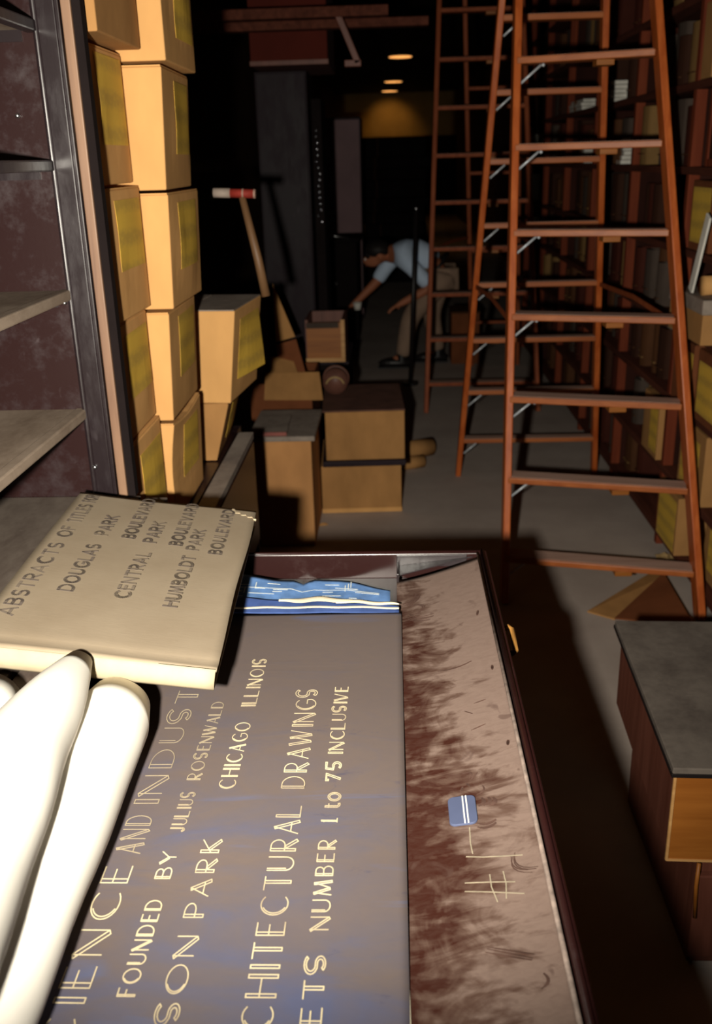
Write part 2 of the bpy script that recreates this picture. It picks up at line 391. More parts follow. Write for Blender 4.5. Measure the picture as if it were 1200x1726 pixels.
# chalk marks scratched in the dust
def onplate(pts): return [(x, y, PZ(x)+.0006) for x, y in pts]
for pts in ([(.072, .842), (.09, .836), (.11, .831), (.130, .826)], [(.068, .803), (.09, .798), (.118, .790)], [(.067, .791), (.09, .784), (.125, .771)],
            [(.094, .808), (.094, .79), (.098, .768)], [(.108, .808), (.109, .79), (.107, .770)], [(.079, .888), (.078, .862), (.079, .845)]):
    build('chalk_mark', MB().ribbon(onplate(pts), .0013), M_chalk, t)
rs = random.Random(3)
def smear(cx, cy, ang, ln, wd, n=1, curve=.0):
    for i in range(n):
        sm = MB(); a = ang+rs.uniform(-.12, .12); dx, dy = math.cos(a), math.sin(a)
        ox, oy = -dy*(i-(n-1)/2)*wd*1.5, dx*(i-(n-1)/2)*wd*1.5
        pts = []
        for k in range(7):
            s = (k/6-.5)*ln; cv = curve*((k/6)-.5)**2*ln*4
            pts.append((cx+ox+dx*s-dy*cv, cy+oy+dy*s+dx*cv))
        for k in range(6):
            wk = wd*(math.sin(math.pi*(k+.7)/7)**.7)
            sm.ribbon(onplate([pts[k], pts[k+1]]), wk, th=.0002)
        build('dust_smear', sm, M_smear, t)
for a in ((.028, 1.50, .9, .05, .003, 3, .2), (.045, 1.475, 1.9, .04, .0025, 2, .5), (.034, 1.43, -.5, .045, .0022, 6, .2),
          (.085, 1.245, .15, .05, .003, 1, .1), (.112, 1.14, .1, .016, .002, 1, 0), (.095, 1.12, -.8, .014, .002, 1, 0), (.105, 1.08, .3, .02, .002, 1, 0),
          (.088, .987, 2.2, .014, .0025, 1, .5), (.092, .98, .9, .012, .0025, 1, 0), (.075, .958, 1.2, .010, .003, 1, 0), (.083, .965, 2.0, .008, .003, 1, 0), (.10, .948, 1.0, .016, .0022, 1, .3),
          (.105, .925, 1.2, .014, .0045, 3, .3), (.098, .885, .0, .02, .004, 2, .2), (.122, .81, -1.0, .035, .0014, 4, .3), (.102, .70, -.55, .045, .0022, 3, 0),
          (.131, 1.40, 1.4, .016, .004, 1, 0), (.137, 1.22, 1.4, .012, .004, 1, 0), (.138, 1.03, 1.4, .010, .004, 1, 0), (.132, .66, 1.2, .016, .003, 1, .3)):
    smear(*a)

# ------------------------------------------------------------------ stroke lettering
def arc(cx, cy, rx, ry, a0, a1, n=10):
    return [(cx+rx*math.cos(math.radians(a0+(a1-a0)*i/n)), cy+ry*math.sin(math.radians(a0+(a1-a0)*i/n))) for i in range(n+1)]
G = {  # letter: (width, [(stroke, doubled)])
 'A': (.72, [([(0, 0), (.36, 1)], 0), ([(.36, 1), (.72, 0)], 1), ([(.12, .3), (.6, .3)], 0)]),
 'B': (.58, [([(0, 0), (0, 1)], 1), ([(0, 1)]+arc(.28, .77, .24, .23, 90, -90)+[(0, .54)], 0), ([(0, .54)]+arc(.32, .27, .26, .27, 90, -90)+[(0, 0)], 0)]),
 'C': (.78, [(arc(.46, .5, .46, .5, 50, 310, 18), 0), (arc(.52, .5, .44, .46, 120, 240, 10), 0)]),
 'D': (.72, [([(0, 0), (0, 1)], 1), ([(0, 1), (.25, 1)]+arc(.25, .5, .47, .5, 90, -90, 14)+[(0, 0)], 0)]),
 'E': (.52, [([(0, 0), (0, 1)], 1), ([(0, 1), (.5, 1)], 0), ([(0, .55), (.42, .55)], 0), ([(0, 0), (.52, 0)], 0)]),
 'F': (.5, [([(0, 0), (0, 1)], 1), ([(0, 1), (.5, 1)], 0), ([(0, .55), (.4, .55)], 0)]),
 'G': (.82, [(arc(.46, .5, .46, .5, 50, 330, 18)+[(.82, .45), (.5, .45)], 0), (arc(.52, .5, .44, .46, 120, 240, 10), 0)]),
 'H': (.68, [([(0, 0), (0, 1)], 1), ([(.68, 0), (.68, 1)], 1), ([(0, .55), (.68, .55)], 0)]),
 'I': (.1, [([(.05, 0), (.05, 1)], 1)]),
 'J': (.42, [([(.42, 1), (.42, .25)]+arc(.21, .22, .21, .22, 0, -160, 8), 1)]),
 'K': (.62, [([(0, 0), (0, 1)], 1), ([(.6, 1), (0, .42)], 0), ([(.2, .58), (.62, 0)], 1)]),
 'L': (.5, [([(0, 1), (0, 0)], 1), ([(0, 0), (.5, 0)], 0)]),
 'M': (.86, [([(0, 0), (.14, 1)], 0), ([(.14, 1), (.43, .1)], 1), ([(.43, .1), (.72, 1)], 0), ([(.72, 1), (.86, 0)], 1)]),
 'N': (.66, [([(0, 0), (0, 1)], 0), ([(0, 1), (.66, 0)], 1), ([(.66, 0), (.66, 1)], 0)]),
 'O': (.9, [(arc(.45, .5, .45, .5, 0, 360, 24), 0), (arc(.5, .5, .44, .46, 120, 240, 10), 0)]),
 'P': (.56, [([(0, 0), (0, 1)], 1), ([(0, 1), (.26, 1)]+arc(.26, .72, .3, .28, 90, -90)+[(0, .44)], 0)]),
 'R': (.6, [([(0, 0), (0, 1)], 1), ([(0, 1), (.26, 1)]+arc(.26, .72, .3, .28, 90, -90)+[(0, .44)], 0), ([(.25, .44), (.6, 0)], 1)]),
 'S': (.56, [(arc(.28, .75, .25, .25, 40, 240, 10)+arc(.28, .27, .28, .27, 70, -140, 12), 1)]),
 'T': (.6, [([(0, 1), (.6, 1)], 0), ([(.3, 0), (.3, 1)], 1)]),
 'U': (.64, [([(0, 1), (0, .3)]+arc(.32, .3, .32, .3, 180, 360, 12)+[(.64, 1)], 0), ([(.09, 1), (.09, .28)], 0)]),
 'V': (.66, [([(0, 1), (.33, 0)], 1), ([(.33, 0), (.66, 1)], 0)]),
 'W': (.96, [([(0, 1), (.24, 0)], 1), ([(.24, 0), (.48, 1)], 0), ([(.48, 1), (.72, 0)], 1), ([(.72, 0), (.96, 1)], 0)]),
 'Y': (.62, [([(0, 1), (.31, .48)], 1), ([(.62, 1), (.31, .48), (.31, 0)], 0)]),
 '1': (.3, [([(.0, .82), (.15, 1), (.15, 0)], 1), ([(-.02, 0), (.34, 0)], 0)]),
 '7': (.5, [([(0, .8), (0, 1), (.5, 1), (.18, 0)], 1)]),
 '5': (.5, [([(.46, 1), (.06, 1), (.03, .56)]+arc(.22, .32, .27, .3, 110, -130, 12), 1)]),
 't': (.34, [([(.14, .85), (.14, .12)]+arc(.26, .12, .12, .12, 180, 300, 5), 1), ([(0, .62), (.3, .62)], 0)]),
 'o': (.46, [(arc(.23, .3, .23, .31, 0, 360, 18), 1)]),
}
def text_strokes(word, x, y0, y1, cap, z, sw, dbl, mb, zf=None, slant=0, xf=None, nrm=(0, 0, 1)):
    """word runs along +y from y0 to y1, letter tops towards -x; baseline at x"""
    ws = [G[c][0] for c in word]; gap = .30
    tot = sum(ws)*cap; free = (y1-y0)
    k = free/(tot+gap*cap*(len(word)-1)) if len(word) > 1 else 1
    cy = y0
    for c, wd in zip(word, ws):
        for st, d in G[c][1]:
            def tr(p): 
                q = (x-p[1]*cap, cy+p[0]*cap*k)
                return xf(q) if xf else (q[0], q[1], zf(*q) if zf else z)
            if d and dbl > 0:
                for sgn in (0, 1):
                    off = []
                    for i, p in enumerate(st):
                        a = st[max(0, i-1)]; b = st[min(len(st)-1, i+1)]; tx, ty = b[0]-a[0], b[1]-a[1]; ln = math.hypot(tx, ty) or 1
                        off.append((p[0]+ty/ln*dbl*sgn, p[1]-tx/ln*dbl*sgn))
                    mb.ribbon([tr(p) for p in off], sw, nrm, .0003)
                mb_end = [(st[0], 0), (st[-1], -1)]
                for i in (0, -1):
                    a = st[i]; a2 = st[1] if i == 0 else st[-2]; tx, ty = (a2[0]-a[0], a2[1]-a[1]) if i == 0 else (a[0]-a2[0], a[1]-a2[1]); ln = math.hypot(tx, ty) or 1
                    mb.ribbon([tr(a), tr((a[0]+ty/ln*dbl, a[1]-tx/ln*dbl))], sw, nrm, .0003)
            else:
                mb.ribbon([tr(p) for p in st], sw, nrm, .0003)
        cy += (wd+gap)*cap*k

# ------------------------------------------------------------------ blueprint set in the drawer
ZS = .845
def sheet_z(x, y):
    return ZS+.0022*noise.noise(Vector((x*4, y*7, .3)))+.0012*math.sin(y*9+x*2)
t = thing('blueprint_set', 'large stack of blueprint drawings with a dusty lettered cover sheet, lying in the open drawer', 'blueprints', (-.2, 1.0, ZB))
cv = build('cover_sheet', MB().grid(lambda u, v: (-.44+.447*u, .42+1.035*v, sheet_z(-.44+.447*u, .42+1.035*v)), 46, 90, .0008), M_blue, t, smooth=True)
build('drawing_stack', MB().grid(lambda u, v: (-.438+.4435*u+u*.011*max(0, .85-(.42+1.05*v)), .42+(1.02+.012*math.sin(u*17)*u)*v, ZS-.0022), 20, 24, .006), M_paper, t)
zz = lambda x, y: sheet_z(x, y)+.0009
def line(nm, words, x, cap, sw, dbl, mat):
    for wd, a, b in words:
        mb = MB(); text_strokes(wd, x, a, b, cap, 0, sw*.82, dbl, mb, zf=zz); build('lettering', mb, mat, cv)
line('museum_lettering', [('SCIENCE', .560, .833)], -.294, .029, .0017, .12, M_ink)
line('industry_lettering', [('AND', .853, .917), ('INDUSTRY', .938, 1.305)], -.291, .029, .0016, .13, M_inkdim)
line('founder_lettering', [('FOUNDED', .663, .783), ('BY', .815, .856), ], -.249, .0165, .0017, .10, M_ink)
line('founder_name_lettering', [('JULIUS', .889, .962), ('ROSENWALD', .988, 1.173)], -.249, .0165, .0014, .10, M_inkdim)
line('park_lettering', [('JACKSON', .497, .735), ('PARK', .760, .876)], -.203, .020, .0016, .12, M_ink)
line('city_lettering', [('CHICAGO', .970, 1.118), ('ILLINOIS', 1.161, 1.297)], -.203, .020, .0016, .10, M_ink)
line('title_lettering', [('ARCHITECTURAL', .566, .936), ('DRAWINGS', .971, 1.205)], -.117, .028, .0017, .12, M_ink)
line('sheet_number_lettering', [('SHEETS', .545, .711), ('NUMBER', .744, .876), ('1', .908, .916), ('to', .934, .960), ('75', .986, 1.026), ('INCLUSIVE', 1.043, 1.213)], -.073, .0185, .0017, .11, M_ink)
# torn, curled drawings beyond the cover sheet
def torn(nm, x0, x1, y0, yfun, z0, curl, mat, seed, lines=0):
    def f(u, v):
        x = x0+(x1-x0)*u; yy = yfun(u); y = y0+(yy-y0)*v
        return (x, y, z0+curl*(v**1.6)*(1-.75*u)+.004*noise.noise(Vector((x*14+seed, y*20, seed))))
    o = build(nm, MB().grid(f, 40, 10, .0008), mat, t, smooth=True)
    if lines:
        mb = MB(); r2 = random.Random(seed)
        for i in range(lines):
            u = r2.uniform(.02, .9); ln = r2.uniform(.006, .03); v = r2.uniform(.25, .8)
            if r2.random() < .5: pts = [(u, v), (min(.98, u+ln*4), v)]
            else: pts = [(u, v), (u, min(.95, v+.2))]
            mb.ribbon([Vector(f(*p))+Vector((0, 0, .0012)) for p in pts], .0016)
        mb.ribbon([Vector(f(k/20, .62))+Vector((0, 0, .0012)) for k in range(20)], .0012)
        build('white_drawing_lines', mb, M_inkwhite, o)
    return o
def y_top(u): return 1.585-.030*max(0, math.cos((u-.17)*38))*(abs(u-.17) < .05)-.12*max(0, u-.42)**1.3
torn('torn_drawing', -.40, -.012, 1.47, lambda u: 1.575+.012*math.sin(u*9)-.022*math.exp(-((u-.60)/.03)**2)-.16*max(0, u-.62)**1.1, .851, .012, M_bluefresh, 4, 34)
torn('torn_drawing', -.41, .003, 1.44, lambda u: 1.500+.004*math.sin(u*23)-.03*u-.03*max(0, u-.7), .854, .004, M_bluedeep, 9, 0)
def strip(u0, u1, ya, yb, z):
    def f(u, v):
        uu = u0+(u1-u0)*u; x = -.41+.413*uu; wob = .003*math.sin(uu*40)
        return (x, ya+wob+(yb-ya)*v*math.sin(math.pi*min(1, max(.06, u)))**.6-.05*max(0, uu-.75), z+.002*math.sin(v*3))
    return f
build('torn_paper_edge', MB().grid(strip(.50, .82, 1.470, 1.487, .8595), 24, 3, .0007).grid(strip(.74, 1.0, 1.466, 1.476, .8597), 24, 3, .0007), M_paper, t)
build('folded_edge', MB().grid(lambda u, v: (-.41+.413*u, 1.452-.03*max(0, u-.8)+.006*v+.0015*math.sin(u*31), .8565+.001*math.sin(v*3.1)), 40, 3, .0007), M_paper, t)

# small blue tag with two white stripes
t = thing('blue_tag', 'small rounded blue tag with two white stripes on the dusty drawer plate', 'tag', (.073, .917, PZ(.073)+.001))
ol = []
for (cx, cy, a) in ((.009, .018, 0), (-.009, .018, 90), (-.009, -.018, 180), (.009, -.018, 270)):
    ol += [(cx+.007*math.cos(math.radians(a+q)), cy+.007*math.sin(math.radians(a+q))) for q in range(0, 91, 15)]
tilt = lambda x: .16*x
build('tag_plate', MB().prism([(.073+x, .917+y, PZ(.073)+.0015+tilt(x)) for x, y in ol], (0, 0, .003)), simple('blue_tag_enamel', (.075, .092, .165), .5, 0, .1), t, .0006)
build('white_stripe', MB().prism([(.073+x, .917+y, PZ(.073)+.0046+tilt(x)) for x, y in ((.0005, -.0245), (.002, -.0245), (.002, .0245), (.0005, .0245))], (0, 0, .0004)), M_white, t)
build('white_stripe', MB().prism([(.073+x, .917+y, PZ(.073)+.0046+tilt(x)) for x, y in ((.0045, -.0245), (.006, -.0245), (.006, .0245), (.0045, .0245))], (0, 0, .0004)), M_white, t)

# ------------------------------------------------------------------ tan book of abstracts
BR = Vector((-.2475, 1.361, .957))     # middle of the right top edge
ey = Vector((-.023, .568, .004)).normalized(); ex = Vector((.306, .012, -.046)); ex = (ex-ey*ex.dot(ey)).normalized(); ez = ex.cross(ey)
BW, BL, BT = .325, .575, .032
BM = Matrix((( ex.x, ey.x, ez.x, BR.x), (ex.y, ey.y, ez.y, BR.y), (ex.z, ey.z, ez.z, BR.z), (0, 0, 0, 1)))   # local: x to the right edge = 0, y along, z up
def bp(x, y, z=0): return BM @ Vector((x, y, z))
t = thing('record_book', 'large tan record book with grey stencilled cover lying beside the paper rolls', 'book', tuple(bp(-BW/2, 0, -BT)))
def cover(u, v):
    x = -BW+BW*u; y = -BL/2+BL*v
    z = -.003*math.exp(-((y+BL/2-.022)/.006)**2)+.0015*math.sin(u*5+v*3)
    x += .0015*math.sin(v*9+1)*max(0, u-.8)*5
    return tuple(bp(x, y, z))
cvr = build('front_cover', MB().grid(cover, 24, 60, .003, tuple(-ez)), M_book, t, smooth=True)
build('back_cover', MB().grid(lambda u, v: tuple(bp(-BW+BW*u, -BL/2+BL*v, -BT+.003)), 4, 4, .003, tuple(-ez)), M_book, t)
build('page_block', MB().box(-BW+.006, -.006, -BL/2+.008, BL/2-.006, -BT+.003, -.004, BM), M_paper, t)
build('spine', MB().grid(lambda u, v: tuple(bp(-BW+BW*u, -BL/2-.006*math.sin(math.pi*v), -.001-(BT-.001)*v)), 20, 8, .0025, tuple(ey)), simple('pale_spine_cloth', (.36, .30, .20), .85, 0, .07, 40), t, smooth=True)
build('frayed_corner', MB().grid(lambda u, v: tuple(bp(-.045+.048*u, BL/2-.045*u-.012*v*(1-u)-.002+.004*math.sin(u*25), .0015+.003*u*v)), 12, 4, .0012, tuple(-ez)), simple('torn_board', (.52, .42, .28), .9, 0, .2, 60), t)
# stencil lettering: lines run along +y of the book
BMI = BM.inverted()
def btxt(word, bx, y0, y1, cap):
    bl = MB(); text_strokes(word, bx, y0, y1, cap, 0, .0046, 0, bl, xf=lambda q: bp(q[0], q[1], .0018), nrm=tuple(ez)); build('stencil_lettering', bl, M_bookink, cvr)
btxt('ABSTRACTS', -.288, -.205, .045, .021); btxt('OF', -.288, .075, .118, .021); btxt('TITLES', -.288, .140, .222, .021); btxt('FOR', -.288, .238, .270, .021)
btxt('DOUGLAS', -.232, -.115, .055, .020); btxt('PARK', -.232, .098, .185, .020)
btxt('BOULEVARD', -.188, .098, .285, .019)
btxt('CENTRAL', -.150, -.120, .045, .020); btxt('PARK', -.150, .090, .180, .020)
btxt('BOULEVARD', -.108, .090, .285, .019)
btxt('HUMBOLDT', -.078, -.130, .050, .019); btxt('PARK', -.078, .078, .165, .019)
btxt('BOULEVARD', -.040, .072, .275, .019)

# ------------------------------------------------------------------ rolled drawings
def roll_mesh(pts, rads, n=40, wob=.0, flat=1.0):
    mb = MB()
    pts = [Vector(p) for p in pts]
    m = len(pts)
    rings = []
    for i, p in enumerate(pts):
        tt = (pts[min(i+1, m-1)]-pts[max(i-1, 0)]).normalized(); r0 = Vector((0, 0, 1)); r0 = (r0-tt*r0.dot(tt)).normalized(); q = tt.cross(r0)
        out = []
        for k in range(n+1):
            a = math.radians(200)+2*math.pi*1.12*k/n; r = rads[i]*(1-.10*k/n)+wob*math.sin(3*a+i*.7)
            out.append(p+r0*math.cos(a)*r*(1+(flat-1)*i/(m-1))+q*math.sin(a)*r)
        rings.append(out)
    mb.grid(lambda u, v: tuple(rings[int(round(u*(m-1)))][int(round(v*n))]), m-1, n)
    return mb
def solid(o, th):
    s = o.modifiers.new('thickness', 'SOLIDIFY'); s.thickness = th; s.offset = 0
def lerp(a, b, k): return tuple(x+(y-x)*k for x, y in zip(a, b))
def roll_thing(label, a, b, ra, rb, name, seed, bend=0, flat=1.0, ex_=.8):
    t = thing(name, label, 'paper roll', lerp(a, b, .5))
    N_ = 14; pts = []; rad = []
    for i in range(N_+1):
        k = i/N_; p = Vector(lerp(a, b, k)); p.x += bend*math.sin(math.pi*k)
        pts.append(p); rad.append(ra+(rb-ra)*(k**ex_)+.0012*math.sin(i*1.3+seed))
    o = build('outer_sheet', roll_mesh(pts, rad, 48, wob=.0008, flat=flat), M_white, t, smooth=True); solid(o, .0016)
    o2 = build('inner_sheet', roll_mesh(pts[1:], [r*.80 for r in rad[1:]], 40, flat=flat), M_paper, t, smooth=True); solid(o2, .0014)
    return t
roll_thing('long white paper roll lying right on the blueprint cover sheet', (-.364, 1.062, .912), (-.376, .42, .908), .039, .069, 'drawing_roll', 1, 0, .9, .4)
roll_thing('large tapering white paper roll lying between its two neighbouring rolls', (-.402, 1.045, .984), (-.392, .52, 1.015), .016, .088, 'drawing_roll', 4, 0)
roll_thing('white paper roll at the left edge, mostly hidden by the large tapering roll', (-.475, .965, .985), (-.550, .42, .986), .029, .030, 'drawing_roll', 8)

# ------------------------------------------------------------------ open shelving on the counter (left)
YP = 1.76
t = thing('steel_shelving', 'tall dark steel shelving with dusty shelves standing on the cabinet counter', 'shelving', (-.9, 1.2, CT))
build('end_panel', MB().box(-1.40, -.594, YP, YP+.012, CT, 2.35), M_shelf, t)
pst = build('front_post', MB().box(-.588, -.556, YP-.012, YP, CT, 2.35).box(-.556, -.548, YP-.014, YP+.03, CT, 2.35).tube([(-.592, YP-.008, CT), (-.592, YP-.008, 2.35)], .006, 8), M_flange, t, .002)
build('post_edge_strip', MB().box(-.546, -.529, YP-.010, YP+.006, CT, 2.35), M_edge, pst, .002)
build('gap_shade_strip', MB().box(-.529, -.514, YP-.004, YP+.02, CT, 2.35), M_matte, pst, .001)  # matte black strip painting in the shaded gap between post and cartons
build('back_panel', MB().box(-1.42, -1.40, .2, YP+.012, CT, 2.35), M_shelf, t)
for z in (1.133, 1.357, 1.580, 1.800, 2.02):
    s = build('shelf', MB().box(-1.40, -.612, .2, YP, z-.012, z), M_dustshelf, t, .001)
    build('shelf_lip', MB().box(-.612, -.590, .2, YP, z-.017, z+.002), M_dustshelf if z < 1.5 else M_flange, s, .003)
    build('shelf_bracket', MB().box(-1.35, -.62, YP-.004, YP-.001, z-.03, z-.012), M_flange, s)
for (x, z) in ((-.606, 1.335), (-.585, 1.02), (-.645, 1.655), (-.70, 1.77), (-.672, 1.768)):
    build('screw', MB().ball((x, YP-.004 if x < -.6 else YP-.0145, z), .0045, 8), M_steel, t, smooth=True)
t.location = t.location
build('near_end_panel', MB().box(-1.40, -.60, .2, .212, CT, 2.35), M_shelf, t)

# ------------------------------------------------------------------ archive cartons
def carton_parts(root, w, d, h, seed, face, bulge=.006, lab=(.28, .72, .40, .95), taper=0., mat=carton, lid=True, labmat=M_label, crush=0, curl=0):
    """local coords: x in [-w,0] if face=+1 (label face at x=0), [0,w] if face=-1; y in [0,d]; z in [0,h]"""
    def disp(p):
        x, y, z = p
        fx = math.sin(math.pi*min(1, max(0, z/h)))*math.sin(math.pi*min(1, max(0, y/d)))
        fy = math.sin(math.pi*min(1, max(0, z/h)))*math.sin(math.pi*min(1, max(0, abs(x)/w)))
        n1 = noise.noise(Vector((x*7+seed, y*7, z*7)))
        k = 1-z/h
        x2 = x + (face if abs(x) < w*.02+1e-4 else 0)*bulge*fx*(.4+n1) - face*taper*k*(1 if abs(x) < w*.5 else 0)*1.0
        y2 = y + (-1 if y < d*.5 else 1)*bulge*fy*.5*(.5+n1) if (y < 1e-4 or y > d-1e-4) else y
        z2 = z - crush*math.sin(math.pi*min(1, y/d))*(1 if z > h*.98 else 0)
        x2 -= face*crush*.8*math.sin(math.pi*min(1, max(0, z/h)))*(1-y/d) if crush else 0
        return Vector((x2, y2, z2))
    n = 8; sx = -1 if face > 0 else 1; mb = MB()
    mb.grid(lambda u, v: tuple(disp((0, d*u, h*v))), n, n)
    mb.grid(lambda u, v: tuple(disp((sx*w, d*u, h*v))), 2, n)
    mb.grid(lambda u, v: tuple(disp((sx*w*u, 0, h*v))), n, n)
    mb.grid(lambda u, v: tuple(disp((sx*w*u, d, h*v))), n, n)
    mb.grid(lambda u, v: tuple(disp((sx*w*u, d*v, h))), n, n)
    mb.grid(lambda u, v: tuple(disp((sx*w*u, d*v, 0))), n, n)
    b = build('carton_body', mb, mat, root, local=True)
    bmx = bmesh.new(); bmx.from_mesh(b.data); bmesh.ops.remove_doubles(bmx, verts=bmx.verts, dist=.0006); bmesh.ops.recalc_face_normals(bmx, faces=bmx.faces); bmx.to_mesh(b.data); bmx.free()
    bv = b.modifiers.new('bevel', 'BEVEL'); bv.width = .003; bv.segments = 2; bv.limit_method = 'ANGLE'; bv.angle_limit = math.radians(50)
    if lid:
        build('top_flap', MB().grid(lambda u, v: tuple(disp((sx*w*.49*u+sx*.002, d*v, h))+Vector((0, 0, .003))), 4, 4, .003), mat, root, local=True)
        build('top_flap', MB().grid(lambda u, v: tuple(disp((sx*(w*.51+w*.48*u), d*v, h))+Vector((0, 0, .003))), 4, 4, .003), mat, root, local=True)
    if lab:
        y0, y1, z0, z1 = lab
        def lf(u, v):
            p = disp((0, d*(y0+(y1-y0)*u), h*(z0+(z1-z0)*v))); p.x += face*(.0016+curl*(1-v)*u)
            return tuple(p)
        build('paper_label', MB().grid(lf, 6, 6, .0006, (-face, 0, 0)), labmat, root, local=True)
    return root

SZ = .76   # height of the low shelf that carries the carton stacks
t = thing('low_steel_shelf', 'low dark steel shelf under the stacked archive cartons', 'shelf', (-.85, 2.4, 0))
build('shelf_board', MB().box(-1.42, -.505, 1.80, 3.0, SZ-.02, SZ), M_shelf, t)
build('front_channel', MB().box(-.500, -.452, 1.80, 2.92, SZ-.022, SZ), M_lidgrey, t, .002)
build('front_board', MB().box(-.462, -.450, 1.80, 2.90, .40, SZ-.024), M_maroon, t, .002)
build('end_panel', MB().box(-1.42, -.47, 1.79, 1.80, 0, SZ-.022).box(-1.42, -.47, 2.99, 3.0, 0, SZ-.022), M_shelf, t)
build('lower_board', MB().box(-1.42, -.47, 1.80, 2.99, .10, .12), M_shelf, t)

def archive(name, label, loc, w, d, h, seed, group, rz=0, **kw):
    t = thing(name, label, 'box', loc, rz, group)
    return carton_parts(t, w, d, h, seed, 1, **kw)
gA = 'archive cartons stacked beside the steel shelving'
LA = (.10, .84, .42, .93)
Azs = [(.763, .272, 'lowest'), (1.035, .243, 'second from the bottom'), (1.278, .256, 'third from the bottom'), (1.535, .250, 'fourth from the bottom')]
for i, (z, h, nm) in enumerate(Azs):
    archive('archive_carton', 'labelled carton next to the shelving post, %s of that stack' % nm, (-.543+(.004, 0, .006, .0)[i], 1.815, z), .38, .285, h-.008, 3+i*5, gA, rz=(.0, .01, -.012, .006)[i], lab=(.30, .95, (.30, .34, .38, .30)[i], (.88, .90, .92, .96)[i]), mat=carton)
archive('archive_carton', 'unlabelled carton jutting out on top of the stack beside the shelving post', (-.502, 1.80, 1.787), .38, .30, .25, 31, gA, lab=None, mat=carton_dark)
Bz = [(.763, .247, -.512, .012, 'crushed lowest'), (1.012, .253, -.500, 0, 'second lowest'), (1.267, .250, -.478, 0, 'middle'), (1.518, .248, -.468, .0, 'second highest'), (1.768, .255, -.457, 0, 'topmost')]
for i, (z, h, x, cr, nm) in enumerate(Bz):
    archive('archive_carton', '%s labelled carton of the brightly lit stack between the shorter stack and shelving' % nm, (x, 2.12, z), .38, .315, h-.008, 50+i*7, gA, rz=(.0, .015, -.01, .03, .0)[i], lab=((.34, .84, .32, .88), (.30, .90, .34, .92), (.26, .86, .32, .92), (.40, .92, .30, .92), (.38, .92, .22, .99))[i], crush=cr, taper=(.01, .012, .01, .012, 0)[i])
archive('archive_carton', 'leaning lower carton of the short pair behind the bright stack', (-.470, 2.61, .763), .30, .31, .165, 91, gA, taper=.045, lab=(.40, .95, .2, .9), mat=carton_dark, rz=.03)
archive('archive_carton', 'upper carton of the short pair, with yellow label and grey dusty top', (-.432, 2.60, .932), .30, .315, .258, 97, gA, rz=-.10, lab=(.20, .88, .22, .88), taper=.03, curl=.03)
# a dust sheet of grime on that top is its own flap colour
top = [o for o in bpy.data.objects if o.name.startswith('top_flap')][-2:]
for o in top: o.data.materials.clear(); o.data.materials.append(M_lidgrey)

# mallet standing on that carton
mx, my = -.40, 2.86
t = thing('mallet', 'red and white headed mallet with wooden handle standing on the short carton pair', 'mallet', (mx, my, 1.193))
build('handle', MB().tube([(-.378, my, 1.194), (-.395, my, 1.30), (-.43, my, 1.475)], [.013, .013, .010], 12), wood('mallet_handle_wood', (.12, .062, .028), (.17, .09, .04), .5), t, smooth=True)
hd = build('head', MB().tube([(-.465, my, 1.487), (-.392, my, 1.483)], .0125, 14), simple('red_mallet_paint', (.22, .020, .012), .7, 0, .2, 40), t, smooth=True)
build('white_face', MB().tube([(-.512, my, 1.489), (-.464, my, 1.487)], .0135, 14), simple('white_mallet_face', (.30, .24, .20), .7), hd, smooth=True)
build('white_band', MB().tube([(-.43, my, 1.4855), (-.425, my, 1.4852)], .013, 14).tube([(-.397, my, 1.4833), (-.391, my, 1.483)], .013, 14), simple('pale_band', (.28, .17, .13), .7), hd)

